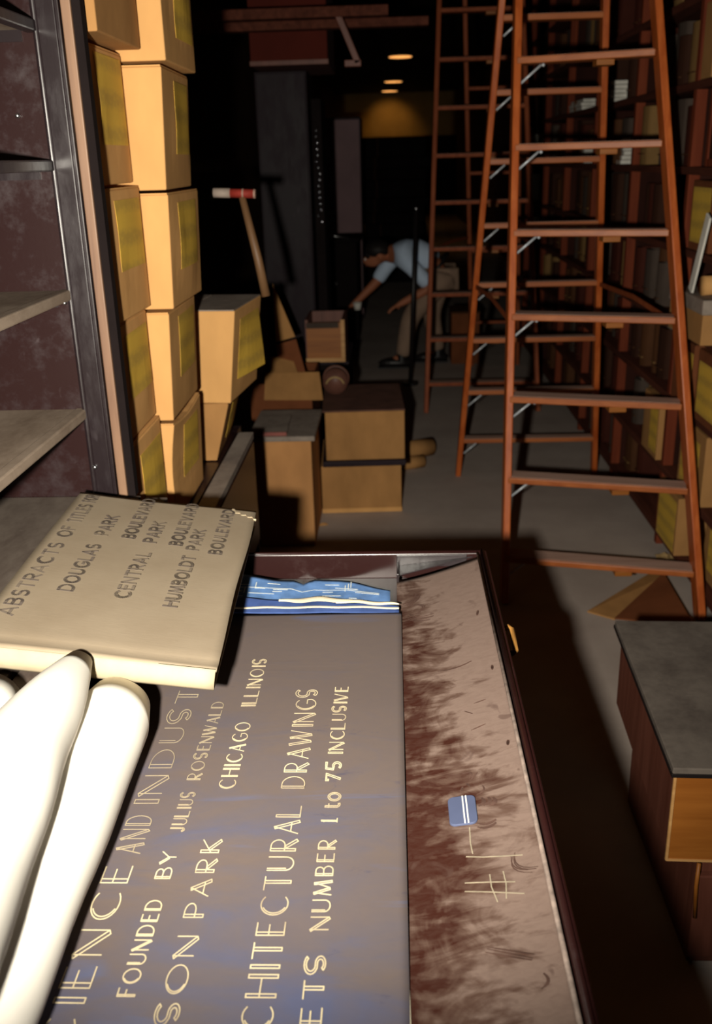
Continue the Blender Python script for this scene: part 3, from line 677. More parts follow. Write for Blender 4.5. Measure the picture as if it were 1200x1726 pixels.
# ------------------------------------------------------------------ ladders
def prim_copy(): pass
def step_ladder(name, label, fl_, fr_, fkz, rl_, rr_, rkz, top, zs, zsr, matr, matt, braces=True, double=True, hh=.026):
    """fl_/fr_: (x at floor, x slope per z) of the front rails at y=f(z); rear likewise"""
    (fy0, fk), (ry0, rk) = fkz, rkz
    t = thing(name, label, 'ladder', ((fl_[0]+fr_[0])/2, (fy0+ry0)/2, 0))
    F_ = lambda s, z: Vector((s[0]+s[1]*z, fy0+fk*z+s[2], z)); R_ = lambda s, z: Vector((s[0]+s[1]*z, ry0+rk*z+s[2], z))
    for s in (fl_, fr_): build('front_rail', MB().bar(F_(s, 0), F_(s, top), hh, .075), matr, t, .004)
    for s in (rl_, rr_): build('rear_rail', MB().bar(R_(s, 0), R_(s, top), hh, .06), matr, t, .004)
    for z in zs:
        a = F_(fl_, z); b = F_(fr_, z)
        st = build('step', MB().bar(a+Vector((.01, .0, 0)), b-Vector((.01, 0, 0)), .022, .088, (0, 1, 0)), matt, t, .003)
        build('tread_top', MB().bar(a+Vector((.016, .003, .0112)), b+Vector((-.016, .003, .0112)), .002, .076, (0, 1, 0)), M_treadtop, st)
        mid = a.lerp(b, .62)
        build('step_block', MB().box(mid.x-.03, mid.x+.03, mid.y-.040, mid.y+.03, z-.03, z-.0115), M_orangewood, st, .002)
        if braces:
            build('step_rod', MB().tube([a+Vector((.012, -.012, -.075)), a+Vector((.085, -.012, -.014))], .0045, 6).ball(a+Vector((.09, -.03, -.016)), .006, 6), M_rod, st, smooth=True)
    for z in zsr:
        a = R_(rl_, z); b = R_(rr_, z)
        st = build('rear_step', MB().bar(a+Vector((.01, 0, 0)), b-Vector((.01, 0, 0)), .022, .07 if double else .03, (0, 1, 0)), matt, t, .003)
        if double: build('tread_top', MB().bar(a+Vector((.016, 0, .0112)), b+Vector((-.016, 0, .0112)), .002, .06, (0, 1, 0)), M_treadtop, st)
        if braces and double: build('step_rod', MB().tube([a+Vector((.012, -.03, -.065)), a+Vector((.075, -.03, -.012))], .0045, 6), M_rod, st, smooth=True)
    a = (F_(fl_, top)+R_(rl_, top))/2; b = (F_(fr_, top)+R_(rr_, top))/2
    build('top_cap', MB().box(min(a.x, b.x)-.04, max(a.x, b.x)+.04, a.y-.12, a.y+.12, top-.03, top+.005), matt, t, .004)
    zz_ = 1.0
    for s, s2 in ((fl_, rl_), (fr_, rr_)):
        build('spreader_bar', MB().bar(F_(s, zz_)+Vector((0, .03, 0)), (F_(s, zz_)+R_(s2, zz_))/2+Vector((0, 0, .02)), .003, .02, (0, 0, 1)).bar((F_(s, zz_)+R_(s2, zz_))/2+Vector((0, 0, .02)), R_(s2, zz_), .003, .02, (0, 0, 1)), M_ladder_far, t)
    return t
zs = [.171+.284*i for i in range(10)]
step_ladder('double_stepladder', 'tall wooden double-sided stepladder standing open at the right of the aisle', (.400, .023, .05), (1.078, -.094, -.10), (3.18, .25), (.328, .053, 0), (1.034, -.088, 0), (4.76, -.25), 2.95, zs, [.206+.267*i for i in range(10)], M_ladder, M_tread)
step_ladder('stepladder', 'darker wooden stepladder farther back, in front of the bending person', (.205, .040, 0), (.93, -.050, 0), (6.06, .20), (.62, -.05, 0), (.98, -.05, 0), (7.55, -.20), 2.75, [.187+.277*i for i in range(9)], [.35+.55*i for i in range(4)], M_ladder_far, M_ladder_far, False, False, .028)

# ------------------------------------------------------------------ right-hand wooden shelving
XS = 1.10; XB = 1.60
levels = [.075, .35, .65, .94, 1.22, 1.51, 1.80, 2.09, 2.38]
bays = [2.90, 3.80, 4.70, 5.60, 6.50, 7.40, 8.30]
t = thing('wooden_shelving', 'long red-brown wooden shelving packed with ledgers and boxes along the right side', 'shelving', (1.3, 5.6, 0))
for z in levels: build('shelf', MB().box(XS, XB, 2.0, 8.34, z-.028, z), M_shelfwood, t, .002)
for y in [2.0]+bays:
    build('upright', MB().box(XS+.004, XS+.045, y-.018, y+.018, 0, 2.7)    , M_upright, t, .002)
    build('partition', MB().box(XS+.047, XB, y-.006, y+.006, 0, 2.7), M_partition, t)
build('back_board', MB().box(XB, XB+.015, 2.0, 8.34, 0, 2.7), M_shelfwood, t)

def cmat(name, c, r=.8): return simple(name, c, r, 0, .2, 10, (1, 1, .5), .1, .12)
LED = {'dark red': cmat('dark_red_cloth', (.050, .012, .007)), 'dark brown': cmat('dark_brown_leather', (.036, .014, .008)),
       'brown': cmat('brown_cloth', (.072, .029, .012)), 'tan': cmat('tan_cloth', (.20, .115, .042)), 'buff': cmat('buff_cloth', (.34, .225, .10)), 'grey': cmat('grey_cloth', (.062, .045, .036)),
       'white': cmat('white_wrapped_paper', (.66, .64, .58))}
def ledger_proto(col, w, h, d):
    """spine faces -x at x=0; y 0..w; z 0..h"""
    r = thing('ledger', 'x', 'book', (0, 0, 0)); n = 6
    mb = MB()
    pts = [(.012*(1-math.sin(math.pi*i/n)), w*i/n) for i in range(n+1)]
    mb.prism([(x, y, 0) for x, y in pts]+[(.025, w-.003, 0), (.025, .003, 0)], (0, 0, h))
    mb.box(.02, d, 0, .004, 0, h).box(.02, d, w-.004, w, 0, h)
    build('binding', mb, LED[col], r, local=True)
    build('page_block', MB().box(.024, d-.006, .004, w-.004, .006, h-.008), M_paper, r, local=True)
    build('spine_band', MB().box(-.0016, .012, w*.10, w*.90, h*.18, h*.20), LED['brown'] if col != 'brown' else LED['tan'], r, local=True)
    return r
protos = {}
def place_ledger(col, w, h, y, z, x, label, group, lean=0):
    wq = round(w*50)/50; hq = round(h*33)/33; key = (col, wq, hq)
    if key not in protos:
        protos[key] = ledger_proto(col, wq, hq, .24); r = protos[key]
    else:
        r = dup(protos[key], (0, 0, 0), 0, '')
    r.location = (x, y, z); r.rotation_euler = (lean, 0, 0); r['label'] = label; r['category'] = 'book'; r['group'] = group
    return r, wq
ORD = ['first', 'second', 'third', 'fourth', 'fifth', 'sixth', 'seventh', 'eighth', 'ninth']
LV = ['lowest', 'second', 'third', 'fourth', 'fifth', 'sixth', 'seventh', 'eighth', 'top']
BUN = ((5.25, 6, .10, .10, 'white paper bundle on the seventh shelf, seen between ladder rails'), (4.95, 5, .12, .09, 'white paper bundle on the sixth shelf, right of the ladder rear rail'),
    (6.22, 6, .06, .40, 'wide flat white bundle on the seventh shelf behind the ladder'), (5.95, 5, .09, .12, 'small grey-white bundle on the sixth shelf behind the ladder'),
    (8.0, 4, .20, .12, 'tall white stack on the fifth shelf at the far end of shelving'), (8.0, 5, .20, .12, 'tall white stack on the sixth shelf at the far end of shelving'), (8.0, 3, .16, .12, 'white stack on the fourth shelf at the far end of shelving'))
g = 'ledgers on the right-hand shelving'
r3 = random.Random(21)
cols = ['dark red', 'dark brown', 'brown', 'dark brown', 'dark red', 'brown', 'tan', 'grey']
special = {(1, 4): [('brown', .10), None, ('buff', .08), ('brown', .10)], }
for b in range(1, 6):
    y0, y1 = bays[b]+.03, bays[b+1]-.03
    for li in range(0, 8):
        z = levels[li]; hmax = levels[li+1]-.028-z-.02
        y = y0+r3.uniform(0, .05); n = 0
        while y < y1-.05 and n < 7:
            wd = r3.choice((.06, .06, .08, .10, .12)); 
            if y+wd > y1: break
            hit = [q for q in BUN if q[1] == li and y < q[0]+q[3]/2+.02 and y+wd+.02 > q[0]-q[3]/2-.012]
            if hit: y = hit[0][0]+hit[0][3]/2+.025; continue
            if r3.random() < .20: y += r3.uniform(.06, .16); continue
            col = r3.choice(cols); h = min(hmax, r3.uniform(.19, .25))
            nm = '%s ledger, %s from the near post, %s shelf, %s bay of right shelving' % (col, ORD[n], LV[li], ORD[b])
            _, wq = place_ledger(col, wd, h, y, z+.001, XS+.02+r3.uniform(0, .05), nm, g); n += 1
            y += wq+r3.choice((.004, .01, .03, .07))
# white paper bundles that catch the light
def bundle(y, z, w, h, label, x=XS+.005, mat='white'):
    t = thing('paper_bundle', label, 'papers', (x+.1, y, z), 0, 'pale paper bundles lying on the right-hand shelving')
    k = max(2, int(h/.018)); mb = MB(); r4 = random.Random(int(y*1000))
    for i in range(k):
        o1, o2 = r4.uniform(-.008, .008), r4.uniform(-.008, .008)
        mb.box(x+o1, x+.24+o1, y-w/2+o2, y+w/2+o2, z+i*h/k+.001, z+(i+1)*h/k-.0015)
    build('paper_sheets', mb, LED[mat], t, .001)
    build('string_tie', MB().box(x-.009, x+.25, y-.004, y+.004, z+.001, z+h+.001), LED['brown'], t)

# explicit near bay (between the uprights at y 2.9 and 3.8)
def shelf_box(name, label, y, z, d, h, x, seed, lab, mat=carton_dark, w=.34, rz=0):
    t = thing(name, label, 'box', (x, y, z+.001), rz, 'cartons in the nearest bay of the right-hand shelving')
    carton_parts(t, w, d, h, seed, -1, lab=lab, mat=mat, bulge=.003)
    return t
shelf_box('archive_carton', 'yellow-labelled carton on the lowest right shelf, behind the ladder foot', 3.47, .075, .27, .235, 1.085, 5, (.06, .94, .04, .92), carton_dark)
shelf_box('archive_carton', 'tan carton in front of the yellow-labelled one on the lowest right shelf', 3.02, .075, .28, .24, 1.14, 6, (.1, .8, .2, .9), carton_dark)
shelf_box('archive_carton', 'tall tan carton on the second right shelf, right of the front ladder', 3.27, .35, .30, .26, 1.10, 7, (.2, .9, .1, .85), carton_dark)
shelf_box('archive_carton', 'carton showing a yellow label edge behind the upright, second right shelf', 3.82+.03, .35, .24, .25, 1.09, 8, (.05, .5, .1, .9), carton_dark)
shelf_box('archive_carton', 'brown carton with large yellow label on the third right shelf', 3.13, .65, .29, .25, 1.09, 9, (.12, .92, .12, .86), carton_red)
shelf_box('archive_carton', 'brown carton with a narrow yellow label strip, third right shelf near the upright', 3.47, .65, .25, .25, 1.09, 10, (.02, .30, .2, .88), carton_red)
t = thing('lidded_box', 'tan box with grey lid projecting from the fourth right shelf', 'box', (1.22, 3.40, .941))
build('box_body', MB().box(1.04, 1.40, 3.26, 3.66, .942, 1.045), carton_dark, t, .003)
build('box_lid', MB().box(1.035, 1.405, 3.255, 3.665, 1.045, 1.095), M_lidgrey, t, .004)
t = thing('curled_document', 'curled tan document roll on the grey lid of the projecting box', 'papers', (1.16, 3.42, 1.096))
build('rolled_sheet', MB().tube([(1.06, 3.36, 1.13), (1.34, 3.42, 1.13)], [.033, .03], 16), carton, t, smooth=True)
t = thing('white_folder', 'white folder leaning upright on the projecting tan box', 'papers', (1.15, 3.5, 1.096))
build('folder_leaf', MB().bar((1.055, 3.47, 1.098), (1.062, 3.37, 1.36), .008, .045, (0, 1, 0)), LED['white'], t, .002)
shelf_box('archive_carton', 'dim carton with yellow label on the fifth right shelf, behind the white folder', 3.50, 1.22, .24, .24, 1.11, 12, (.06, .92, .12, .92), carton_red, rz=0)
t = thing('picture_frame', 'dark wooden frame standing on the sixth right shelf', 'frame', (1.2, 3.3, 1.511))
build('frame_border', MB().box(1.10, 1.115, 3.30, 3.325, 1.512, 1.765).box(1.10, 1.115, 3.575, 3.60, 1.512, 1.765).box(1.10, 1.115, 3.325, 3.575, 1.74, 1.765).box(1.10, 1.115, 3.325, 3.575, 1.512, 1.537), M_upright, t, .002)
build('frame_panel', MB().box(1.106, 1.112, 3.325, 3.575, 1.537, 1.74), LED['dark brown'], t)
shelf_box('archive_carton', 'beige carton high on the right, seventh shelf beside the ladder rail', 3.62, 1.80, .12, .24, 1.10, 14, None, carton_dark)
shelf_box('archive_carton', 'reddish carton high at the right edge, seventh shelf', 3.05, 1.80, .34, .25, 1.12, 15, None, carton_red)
for (y, li, hh_, w_, lb) in BUN:
    bundle(y, levels[li]+.001, w_, hh_, lb, XS+.005)

# ------------------------------------------------------------------ floor boxes, middle distance
def rot_about(cx, cy, a): return Matrix.Translation((cx, cy, 0)) @ Matrix.Rotation(a, 4, 'Z') @ Matrix.Translation((-cx, -cy, 0))
A1 = math.radians(2.5)
mt = rot_about(-.15, 4.2, A1)
t = thing('lidded_carton', 'tan carton with grey lid on the floor, lower of the two stacked in the aisle', 'box', (-.16, 4.42, 0))
build('carton_body', MB().box(-.345, .028, 4.20, 4.66, .004, .235, mt), carton_dark, t, .004)
build('carton_lid', MB().box(-.335, .05, 4.185, 4.675, .235, .262, mt), M_cabinet, t, .004)
build('base_band', MB().box(-.3465, .0295, 4.1985, 4.6615, .004, .026, mt), carton, t, .001)
t = thing('lidded_carton', 'tan carton with dark top, upper of the two stacked in the aisle', 'box', (-.14, 4.45, .263))
build('carton_body', MB().box(-.318, .045, 4.20, 4.72, .263, .492, mt), carton_dark, t, .004)
build('top_panel', MB().box(-.33, .048, 4.197, 4.725, .492, .500, mt), simple('dark_brown_board', (.11, .05, .035), .8), t, .003)
t = thing('tape_roll', 'dark brown roll with pale arc edge on the upper aisle carton', 'roll', (-.30, 4.45, .501))
build('roll_ring', MB().tube([(-.285+.058*math.cos(a*math.pi/16), 4.55+.03, .565+.058*math.sin(a*math.pi/16)) for a in range(33)], .008, 8, False).tube([(-.285, 4.50, .563), (-.285, 4.60, .563)], .060, 24), simple('brown_tape', (.12, .05, .035), .5), t, smooth=True)
build('pale_arc', MB().tube([(-.285+.044*math.cos(a*math.pi/12), 4.492, .545+.044*math.sin(a*math.pi/12)) for a in range(1, 12)], .005, 6), LED['buff'], t, smooth=True)

t = thing('lidded_carton', 'carton with flat grey lid on the floor beside the low steel shelf', 'box', (-.46, 3.95, 0))
build('carton_body', MB().box(-.590, -.350, 3.80, 4.22, .002, .475), carton_mid, t, .004)
build('carton_lid', MB().box(-.615, -.333, 3.785, 4.24, .475, .497), M_lidgrey, t, .004)
t = thing('red_folder', 'flat grey folder with reddish edge on the grey carton lid', 'folder', (-.52, 3.9, .498))
build('folder_cover', MB().prism([(-.608, 3.80, .498), (-.45, 3.80, .498), (-.46, 4.10, .498), (-.60, 4.10, .498)], (0, 0, .012)), M_lidgrey, t, .002)
build('folder_edge', MB().box(-.608, -.45, 3.794, 3.800, .498, .514), simple('red_cloth_edge', (.24, .075, .06), .7), t, .001)

# open carton with raised flaps behind them
t = thing('open_carton', 'open cardboard carton with one flap raised, behind the grey-lidded carton', 'box', (-.52, 4.75, 0))
build('carton_body', MB().box(-.70, -.40, 4.50, 4.508, .01, .56).box(-.70, -.40, 5.0, 5.008, .01, .56).box(-.70, -.692, 4.508, 5.0, .01, .56).box(-.408, -.40, 4.508, 5.0, .01, .56).box(-.692, -.408, 4.508, 5.0, .01, .02), carton_red, t)
build('raised_flap', MB().prism([(-.575, 4.62, 1.02), (-.575, 4.62, .74), (-.480, 4.62, .765)], (0, .006, 0)), carton_dark, t)
build('flap', MB().prism([(-.62, 4.40, .505), (-.34, 4.40, .50), (-.36, 4.50, .61), (-.62, 4.50, .61)], (0, .004, .004)), carton_dark, t)
build('flap', MB().prism([(-.60, 4.505, .60), (-.45, 4.505, .56), (-.50, 4.62, .66), (-.60, 4.60, .67)], (0, .004, .004)), carton_dark, t)
build('side_flap', MB().prism([(-.575, 4.61, .73), (-.475, 4.61, .755), (-.43, 4.60, .57), (-.56, 4.60, .56)], (0, .006, 0)), carton_red, t)

# wooden crate in front of the person, on a dark trunk
t = thing('storage_chest', 'dark chest on the floor carrying the small wooden crate', 'chest', (-.38, 5.5, 0))
build('chest_body', MB().box(-.60, -.255, 5.22, 5.80, .002, .50), M_matte, t, .004)
build('chest_lid', MB().box(-.605, -.25, 5.215, 5.805, .50, .518), M_cabinet, t, .004)
t = thing('wooden_crate', 'small light wooden crate with framed front, standing on the dark chest', 'crate', (-.38, 5.4, .519))
build('crate_panel', MB().box(-.478, -.275, 5.212, 5.22, .535, .735), M_orangewood, t)
build('crate_body', MB().box(-.485, -.470, 5.22, 5.55, .519, .750).box(-.285, -.268, 5.22, 5.55, .519, .750).box(-.47, -.285, 5.22, 5.55, .519, .53).box(-.47, -.285, 5.54, 5.55, .519, .75), M_cratedark, t)
build('frame_slat', MB().box(-.485, -.268, 5.204, 5.212, .519, .542), M_crate, t, .001)
build('frame_slat', MB().box(-.290, -.268, 5.204, 5.212, .542, .750), M_crate, t, .001)
build('grey_stencil_patch', MB().box(-.478, -.300, 5.2085, 5.2095, .705, .735), LED['grey'], t)

# tan cardboard tubes and scraps on the floor
for (x0, y0, x1, y1, z, r, lb) in ((.03, 5.02, .20, 5.12, .05, .048, 'fat tan cardboard tube on the floor behind the aisle cartons'), (.03, 4.85, .15, 4.90, .034, .032, 'thin tan cardboard tube on the floor behind the aisle cartons')):
    t = thing('cardboard_tube', lb, 'tube', ((x0+x1)/2, (y0+y1)/2, 0))
    a, b2 = Vector((x0, y0, z)), Vector((x1, y1, z))
    o = build('tube_wall', MB().tube([a, b2], r, 20, False), carton_dark, t, smooth=True); solid(o, .006)
    build('tube_cap', MB().tube([b2-(b2-a).normalized()*.006, b2+(b2-a).normalized()*.002], r*.92, 20), carton, t)
for (x, y, a, s, lb) in ((-.332, 4.044, .4, .02, 'small orange paper scrap on the floor, nearest the drawer'), (-.375, 4.14, 1.2, .014, 'smaller orange paper scrap on the floor beside the lower carton')):
    mb = MB().grid(lambda u, v: (x+(u-.5)*s*2*math.cos(a)-(v-.5)*s*math.sin(a), y+(u-.5)*s*2*math.sin(a)+(v-.5)*s*math.cos(a), .004+.006*math.sin(u*3)*v), 4, 4, .001)
    tag(build('paper_scrap', mb, carton), lb, 'scrap')

# torn cardboard on the floor at right
t = thing('folded_cardboard', 'folded brown cardboard sheet on the floor at the foot of the ladder', 'cardboard', (.92, 3.2, 0))
build('front_panel', MB().prism([(.69, 3.13, .004), (.775, 3.07, .002), (1.03, 3.37, .03), (.99, 3.44, .012)], (0, 0, .006)), carton_dark, t)
build('back_panel', MB().prism([(.775, 3.07, .006), (1.03, 3.37, .034), (1.02, 3.36, .05), (1.0, 2.90, .06)], (0, 0, .006)), carton_red, t)
tag(build('crumpled_paper', MB().grid(lambda u, v: (1.06+.14*u, 3.50+.14*v, .012+.03*abs(noise.noise(Vector((u*4, v*4, 2))))), 8, 8, .002), LED['buff']), 'crumpled buff paper on the floor behind the right ladder foot', 'paper')

# dark-lidded crates on the floor, right foreground
c0 = Vector((.519, 1.504, 0)); c1 = Vector((.542, 2.095, 0))
t = thing('lidded_crate', 'dark-lidded wooden crate with orange front, right foreground, upper of its stack', 'crate', (.8, 1.8, .27))
mt = Matrix.Translation((.514, 1.504, 0)) @ Matrix.Rotation(math.radians(-2.3), 4, 'Z')
build('crate_body', MB().box(.004, .54, .012, .56, .287, .480, mt), M_cratedark, t, .002)
build('crate_front', MB().box(.0, .54, .0, .012, .285, .482, mt), M_orangewood, t, .002)
build('crate_lid', MB().box(-.008, .55, -.008, .59, .486, .500, mt), M_cratelid, t, .002)
build('lid_edge', MB().box(-.010, .552, -.010, .002, .480, .4885, mt).box(-.010, .002, .002, .592, .480, .4885, mt), M_black, t, .001)
build('worn_corner', MB().bar(mt @ Vector((-.001, -.001, .286)), mt @ Vector((-.001, -.001, .478)), .005, .005).bar(mt @ Vector((-.001, -.001, .286)), mt @ Vector((.54, -.001, .286)), .004, .004, (0, 0, 1)), M_crate, t)
t = thing('wooden_crate', 'dim brown wooden crate under the dark-lidded crate, right foreground', 'crate', (.85, 1.8, 0))
build('crate_body', MB().box(.585, 1.06, 1.53, 2.05, .004, .275), M_cratedark, t, .003)
build('crate_front', MB().box(.580, 1.06, 1.515, 1.53, .03, .235), M_cratedark, t, .003)
build('corner_highlight', MB().tube([(.580, 1.512, .27), (.577, 1.505, .22), (.583, 1.508, .14)], .004, 8), M_orangewood, t, smooth=True)  # thin orange tube modelling the small highlight at the crate corner

# ------------------------------------------------------------------ dark cabinets and clutter, far left
t = thing('steel_locker', 'tall purple-grey steel cabinet with a dark box on top, left of the aisle', 'cabinet', (-.62, 6.1, 0))
build('door', MB().box(-.765, -.485, 5.88, 5.9, .02, 2.035), M_cabinet, t, .003)
build('locker_body', MB().box(-.775, -.478, 5.9, 6.35, .0, 2.045), M_cabinet, t, .003)
build('hinge_strip', MB().box(-.462, -.405, 5.95, 6.3, 0, 1.9), M_matte, t, .003)
lm = MB(); r5 = random.Random(2)
for i in range(16): lm.ball((-.432+r5.uniform(-.012, .012), 5.945, 1.22+i*.034), r5.uniform(.006, .013), 6)
build('latch', lm, simple('glossy_dark_metal', (.55, .55, .60), .25, 1, .2), t, smooth=True)
t = thing('wooden_box', 'dark red wooden box high on top of the purple-grey cabinet', 'box', (-.54, 5.95, 2.046))
build('box_body', MB().box(-.75, -.335, 5.60, 6.3, 2.05, 2.55), simple('dark_red_board', (.075, .010, .005), .95, 0, .15, 3), t, .004)
build('box_rim', MB().box(-.755, -.33, 5.595, 5.61, 2.05, 2.075), M_cratedark, t, .002)
tr = MB().box(-1.45, -.006, 5.0, 5.08, 2.20, 2.245)
struct('trim_1', tr, M_shelfwood, .003)
struct('trim_2', MB().box(-1.45, .19, 5.2, 5.28, 2.175, 2.215), M_shelfwood, .003)
struct('trim_3', MB().bar((-.245, 5.04, 2.21), (-.155, 5.04, 2.00), .03, .05).bar((-.22, 5.04, 2.0), (-.14, 5.04, 2.0), .03, .05), M_cratedark, .003)
t = thing('dark_cart', 'dark steel cart with a bright knob, left of the bending person', 'cart', (-.45, 8.4, 0))
build('cart_body', MB().box(-.58, -.30, 8.2, 8.7, .10, .92), M_matte, t, .01)
build('cart_tray', MB().box(-.60, -.28, 8.18, 8.72, .92, .95), M_matte, t, .01)
build('knob', MB().ball((-.484, 8.185, .585), .018, 8), M_steel, t, smooth=True)
build('handle', MB().tube([(-.57, 8.17, .955), (-.50, 8.17, .975), (-.36, 8.17, .955)], .008, 8), M_steel, t, smooth=True)
build('caster', MB().ball((-.52, 8.26, .05), .05, 8).ball((-.36, 8.26, .05), .05, 8).ball((-.52, 8.62, .05), .05, 8).ball((-.36, 8.62, .05), .05, 8), M_black, t, smooth=True)
t = thing('metal_cabinet', 'dim purple-brown metal cabinet far back at the left of the aisle', 'cabinet', (-.6, 10.2, 0))
build('cabinet_body', MB().box(-1.2, -.30, 10.02, 10.6, 0, 1.95), M_cabinet, t, .004)
build('door', MB().box(-.75, -.31, 10.0, 10.02, .05, 1.93), simple('purple_brown_enamel', (.22, .13, .14), .6, 0, .15, 3), t, .003)
# dark bundles stacked far back
r6 = random.Random(5); z = 0; i = 0
while z < 1.78:
    h = r6.choice((.14, .18, .22)); i += 1
    x0 = -.40+r6.uniform(-.05, .05); x1 = .46+r6.uniform(-.03, .03)
    t = thing('dark_bundle', '%s dark wrapped bundle from the floor in the far black stack' % ORD[min(i-1, 8)] if i < 10 else 'topmost dark wrapped bundle in the far black stack', 'bundle', ((x0+x1)/2, 13.4, z), 0, 'dark bundles stacked far down the aisle')
    build('wrapping', MB().box(x0, x1, 13.0+r6.uniform(-.03, .03), 13.7, z+.001, z+h-.002), M_matte, t, .02)
    build('tie', MB().box(x0+.2, x0+.22, 12.96, 13.71, z+.001, z+h+.0005), LED['dark brown'], t)
    z += h
# dark pole with bright top by the person
t = thing('metal_pole', 'thin dark metal pole with a bright knob standing beside the person', 'pole', (.135, 7.0, 0))
build('shaft', MB().tube([(.118, 6.9, 0), (.165, 6.9, 1.22)], .016, 10), M_black, t, smooth=True)
build('knob', MB().ball((.166, 6.9, 1.235), .014, 8), M_steel, t, smooth=True)
build('foot', MB().tube([(.118, 6.9, 0), (.118, 6.9, .02)], .06, 16), M_black, t)
t = thing('pale_carton', 'small dim carton with pale top edge on the floor behind the far stepladder', 'box', (.58, 7.2, 0))
build('carton_body', MB().box(.46, .68, 7.6, 7.95, .002, .40), carton_red, t, .004)
build('carton_lid', MB().box(.455, .685, 7.595, 7.955, .40, .415), LED['brown'], t, .003)

# ------------------------------------------------------------------ person
M_skin = simple('skin', (.42, .15, .075), .55, 0, .08, 10)
M_shirt = simple('pale_blue_shirt', (.60, .74, .95), .85, 0, .08, 8)
M_trousers = simple('tan_trousers', (.30, .20, .14), .9, 0, .1, 10)
M_hair = simple('black_hair', (.012, .009, .008), .6, 0, .3, 60)
M_shoe = simple('black_shoe_leather', (.012, .010, .010), .4)
PY = 7.6
def skin(name, verts, edges, mat, parent, root=0, sub=2):
    me = bpy.data.meshes.new(name); off = ORG[parent.name]
    me.from_pydata([tuple(Vector(v[:3])-off) for v in verts], edges, [])
    o = bpy.data.objects.new(name, me); C.objects.link(o); o.parent = parent; me.materials.append(mat); ORG[o.name] = off
    sk = o.modifiers.new('skin', 'SKIN'); sk.use_smooth_shade = True
    if not me.skin_vertices:
        bpy.context.view_layer.objects.active = o
        me.attributes  # layer comes with the modifier
    for i, v in enumerate(verts):
        d = me.skin_vertices[0].data[i]; d.radius = (v[3], v[4] if len(v) > 4 else v[3]); d.use_root = (i == root)
    s = o.modifiers.new('sub', 'SUBSURF'); s.levels = sub; s.render_levels = sub
    return o
t = thing('person', 'person in pale blue shirt and tan trousers bending over to the left', 'person', (.25, PY, 0))
V = []; E_ = []
def vtx(x, y, z, r, r2=None, link=None):
    V.append((x, y, z, r) if r2 is None else (x, y, z, r, r2))
    if link is not None: E_.append((link, len(V)-1))
    return len(V)-1
hip = vtx(.39, PY, .74, .115, .10)
sp1 = vtx(.27, PY, .83, .11, .10, hip); sp2 = vtx(.14, PY, .88, .125, .11, sp1); chest = vtx(.05, PY, .89, .12, .10, sp2)
nk = vtx(-.035, PY, .875, .05, None, chest); hb = vtx(-.09, PY, .885, .075, .08, nk); hm = vtx(-.135, PY, .865, .082, .078, hb); hf = vtx(-.165, PY, .825, .062, .06, hm)
ns = vtx(-.235, PY, .815, .012, None, hf); cn = vtx(-.165, PY, .775, .034, None, hf)
for s in (-1, 1): vtx(-.095, PY+s*.088, .86, .014, .02, hb)
def hand(i, x, y, z, dx, dz, s):
    p = vtx(x, y, z, .030, .018, i)
    for k, (ln, oy) in enumerate(((.065, -.027), (.075, -.009), (.07, .009), (.055, .027))):
        a = vtx(x+dx*.045, y+oy, z+dz*.045, .009, None, p); b = vtx(x+dx*(.045+ln*.5), y+oy*1.05, z+dz*(.045+ln*.5)-.008, .0085, None, a)
        vtx(x+dx*(.045+ln*.8)+.008, y+oy*1.05, z+dz*(.045+ln*.8)-.022, .008, None, b)
    a = vtx(x+dx*.01+.012, y+s*.036, z+dz*.01-.012, .010, None, p); vtx(x+dx*.03+.016, y+s*.048, z+dz*.03-.028, .009, None, a)
# far (right) arm reaching down and left
sh = vtx(.03, PY+.17, .87, .055, None, chest); el = vtx(-.12, PY+.15, .655, .042, None, sh); wr = vtx(-.285, PY+.10, .505, .027, None, el)
hand(wr, -.325, PY+.10, .475, -.75, -.66, -1)
# near (left) arm, hand on the knee
sh = vtx(.09, PY-.17, .85, .055, None, chest); el = vtx(.285, PY-.20, .63, .043, None, sh); wr = vtx(.09, PY-.20, .535, .028, None, el)
hand(wr, .045, PY-.20, .512, -.9, -.42, 1)
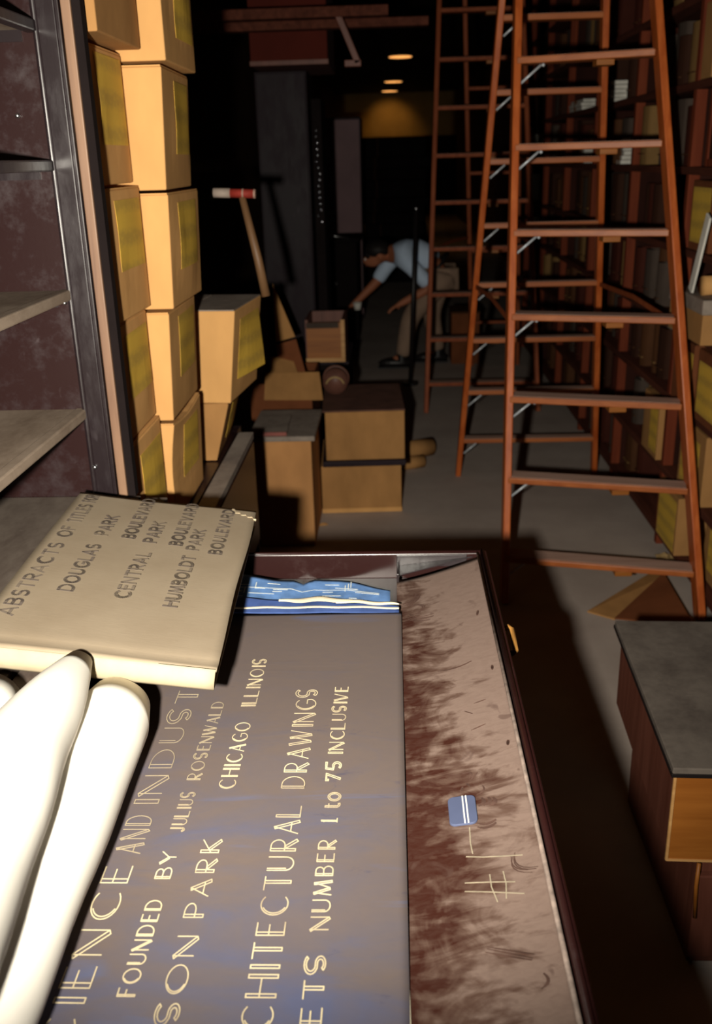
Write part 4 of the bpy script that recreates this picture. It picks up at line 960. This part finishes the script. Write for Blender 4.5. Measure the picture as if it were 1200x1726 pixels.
# legs
for s, kx, ky, kz, ax in ((-1, .13, PY-.10, .40, .065), (1, .30, PY+.10, .40, .36)):
    h2 = vtx(.375, PY+s*.085, .70, .085, None, hip); kn = vtx(kx, ky, kz, .058, None, h2); an = vtx(ax, ky, .09, .038, None, kn); vtx(ax-.09, ky, .04, .032, None, an)
skin('body', V, E_, M_skin, t)
def chain(pts): return [tuple(p) for p in pts], [(i, i+1) for i in range(len(pts)-1)]
vs = [(.34, PY, .775, .128, .115), (.25, PY, .84, .128, .118), (.14, PY, .885, .142, .13), (.05, PY, .885, .13, .115), (-.005, PY, .88, .075, .07),
      (.03, PY+.18, .87, .072), (-.05, PY+.165, .765, .062), (-.135, PY+.15, .64, .056), (.09, PY-.18, .845, .072), (.19, PY-.195, .74, .062), (.275, PY-.20, .65, .058)]
skin('shirt', vs, [(0, 1), (1, 2), (2, 3), (3, 4), (3, 5), (5, 6), (6, 7), (3, 8), (8, 9), (9, 10)], M_shirt, t)
vs = [(.385, PY, .735, .132, .12)]; es = []
for s, kx, ky, kz, ax in ((-1, .13, PY-.10, .40, .065), (1, .30, PY+.10, .40, .36)):
    b = len(vs); vs += [(.375, PY+s*.09, .68, .105), (kx, ky, kz, .078), (ax, ky, .075, .062)]; es += [(0, b), (b, b+1), (b+1, b+2)]
tr_ = skin('trousers', vs, es, M_trousers, t)
build('belt', MB().tube([(.345+.105*math.sin(a*math.pi/12)*.75, PY+.132*math.cos(a*math.pi/12), .772+.105*math.sin(a*math.pi/12)*.9) for a in range(25)], .013, 8, False), M_shoe, tr_, smooth=True)
for s, ax, ky in ((-1, .065, PY-.10), (1, .36, PY+.10)):
    build('shoe', MB().ball((ax-.055, ky, .042), .10, 10, (1.35, .45, .42)).tube([(ax, ky, .05), (ax, ky, .11)], [.05, .045], 14).box(ax-.19, ax+.075, ky-.042, ky+.042, 0, .014), M_shoe, t, smooth=False)
build('hair', MB().ball((-.115, PY, .905), .098, 12, (1.05, .98, .80)).ball((-.175, PY, .872), .055, 10, (.9, 1.1, 1.0)), M_hair, t, smooth=True)
for s in (-1, 1):
    build('eye', MB().ball((-.212, PY+s*.030, .838), .009, 8), M_white, t, smooth=True)
build('mouth', MB().ball((-.205, PY, .785), .014, 8, (.5, 1.5, .4)), simple('lips', (.30, .07, .05), .5), t, smooth=True)
t = thing('white_item', 'small white cup held in the bending person\'s reaching hand', 'item', (-.285, PY+.03, .44))  # unidentified white item in the hand, modelled as a small flared cylinder
build('item_body', MB().tube([(-.285, PY+.03, .445), (-.285, PY+.03, .50)], [.026, .034], 16), LED['white'], t, smooth=True)
build('item_rim', MB().tube([(-.285+.034*math.cos(a*math.pi/12), PY+.03+.034*math.sin(a*math.pi/12), .50) for a in range(25)], .003, 6, False), LED['white'], t)
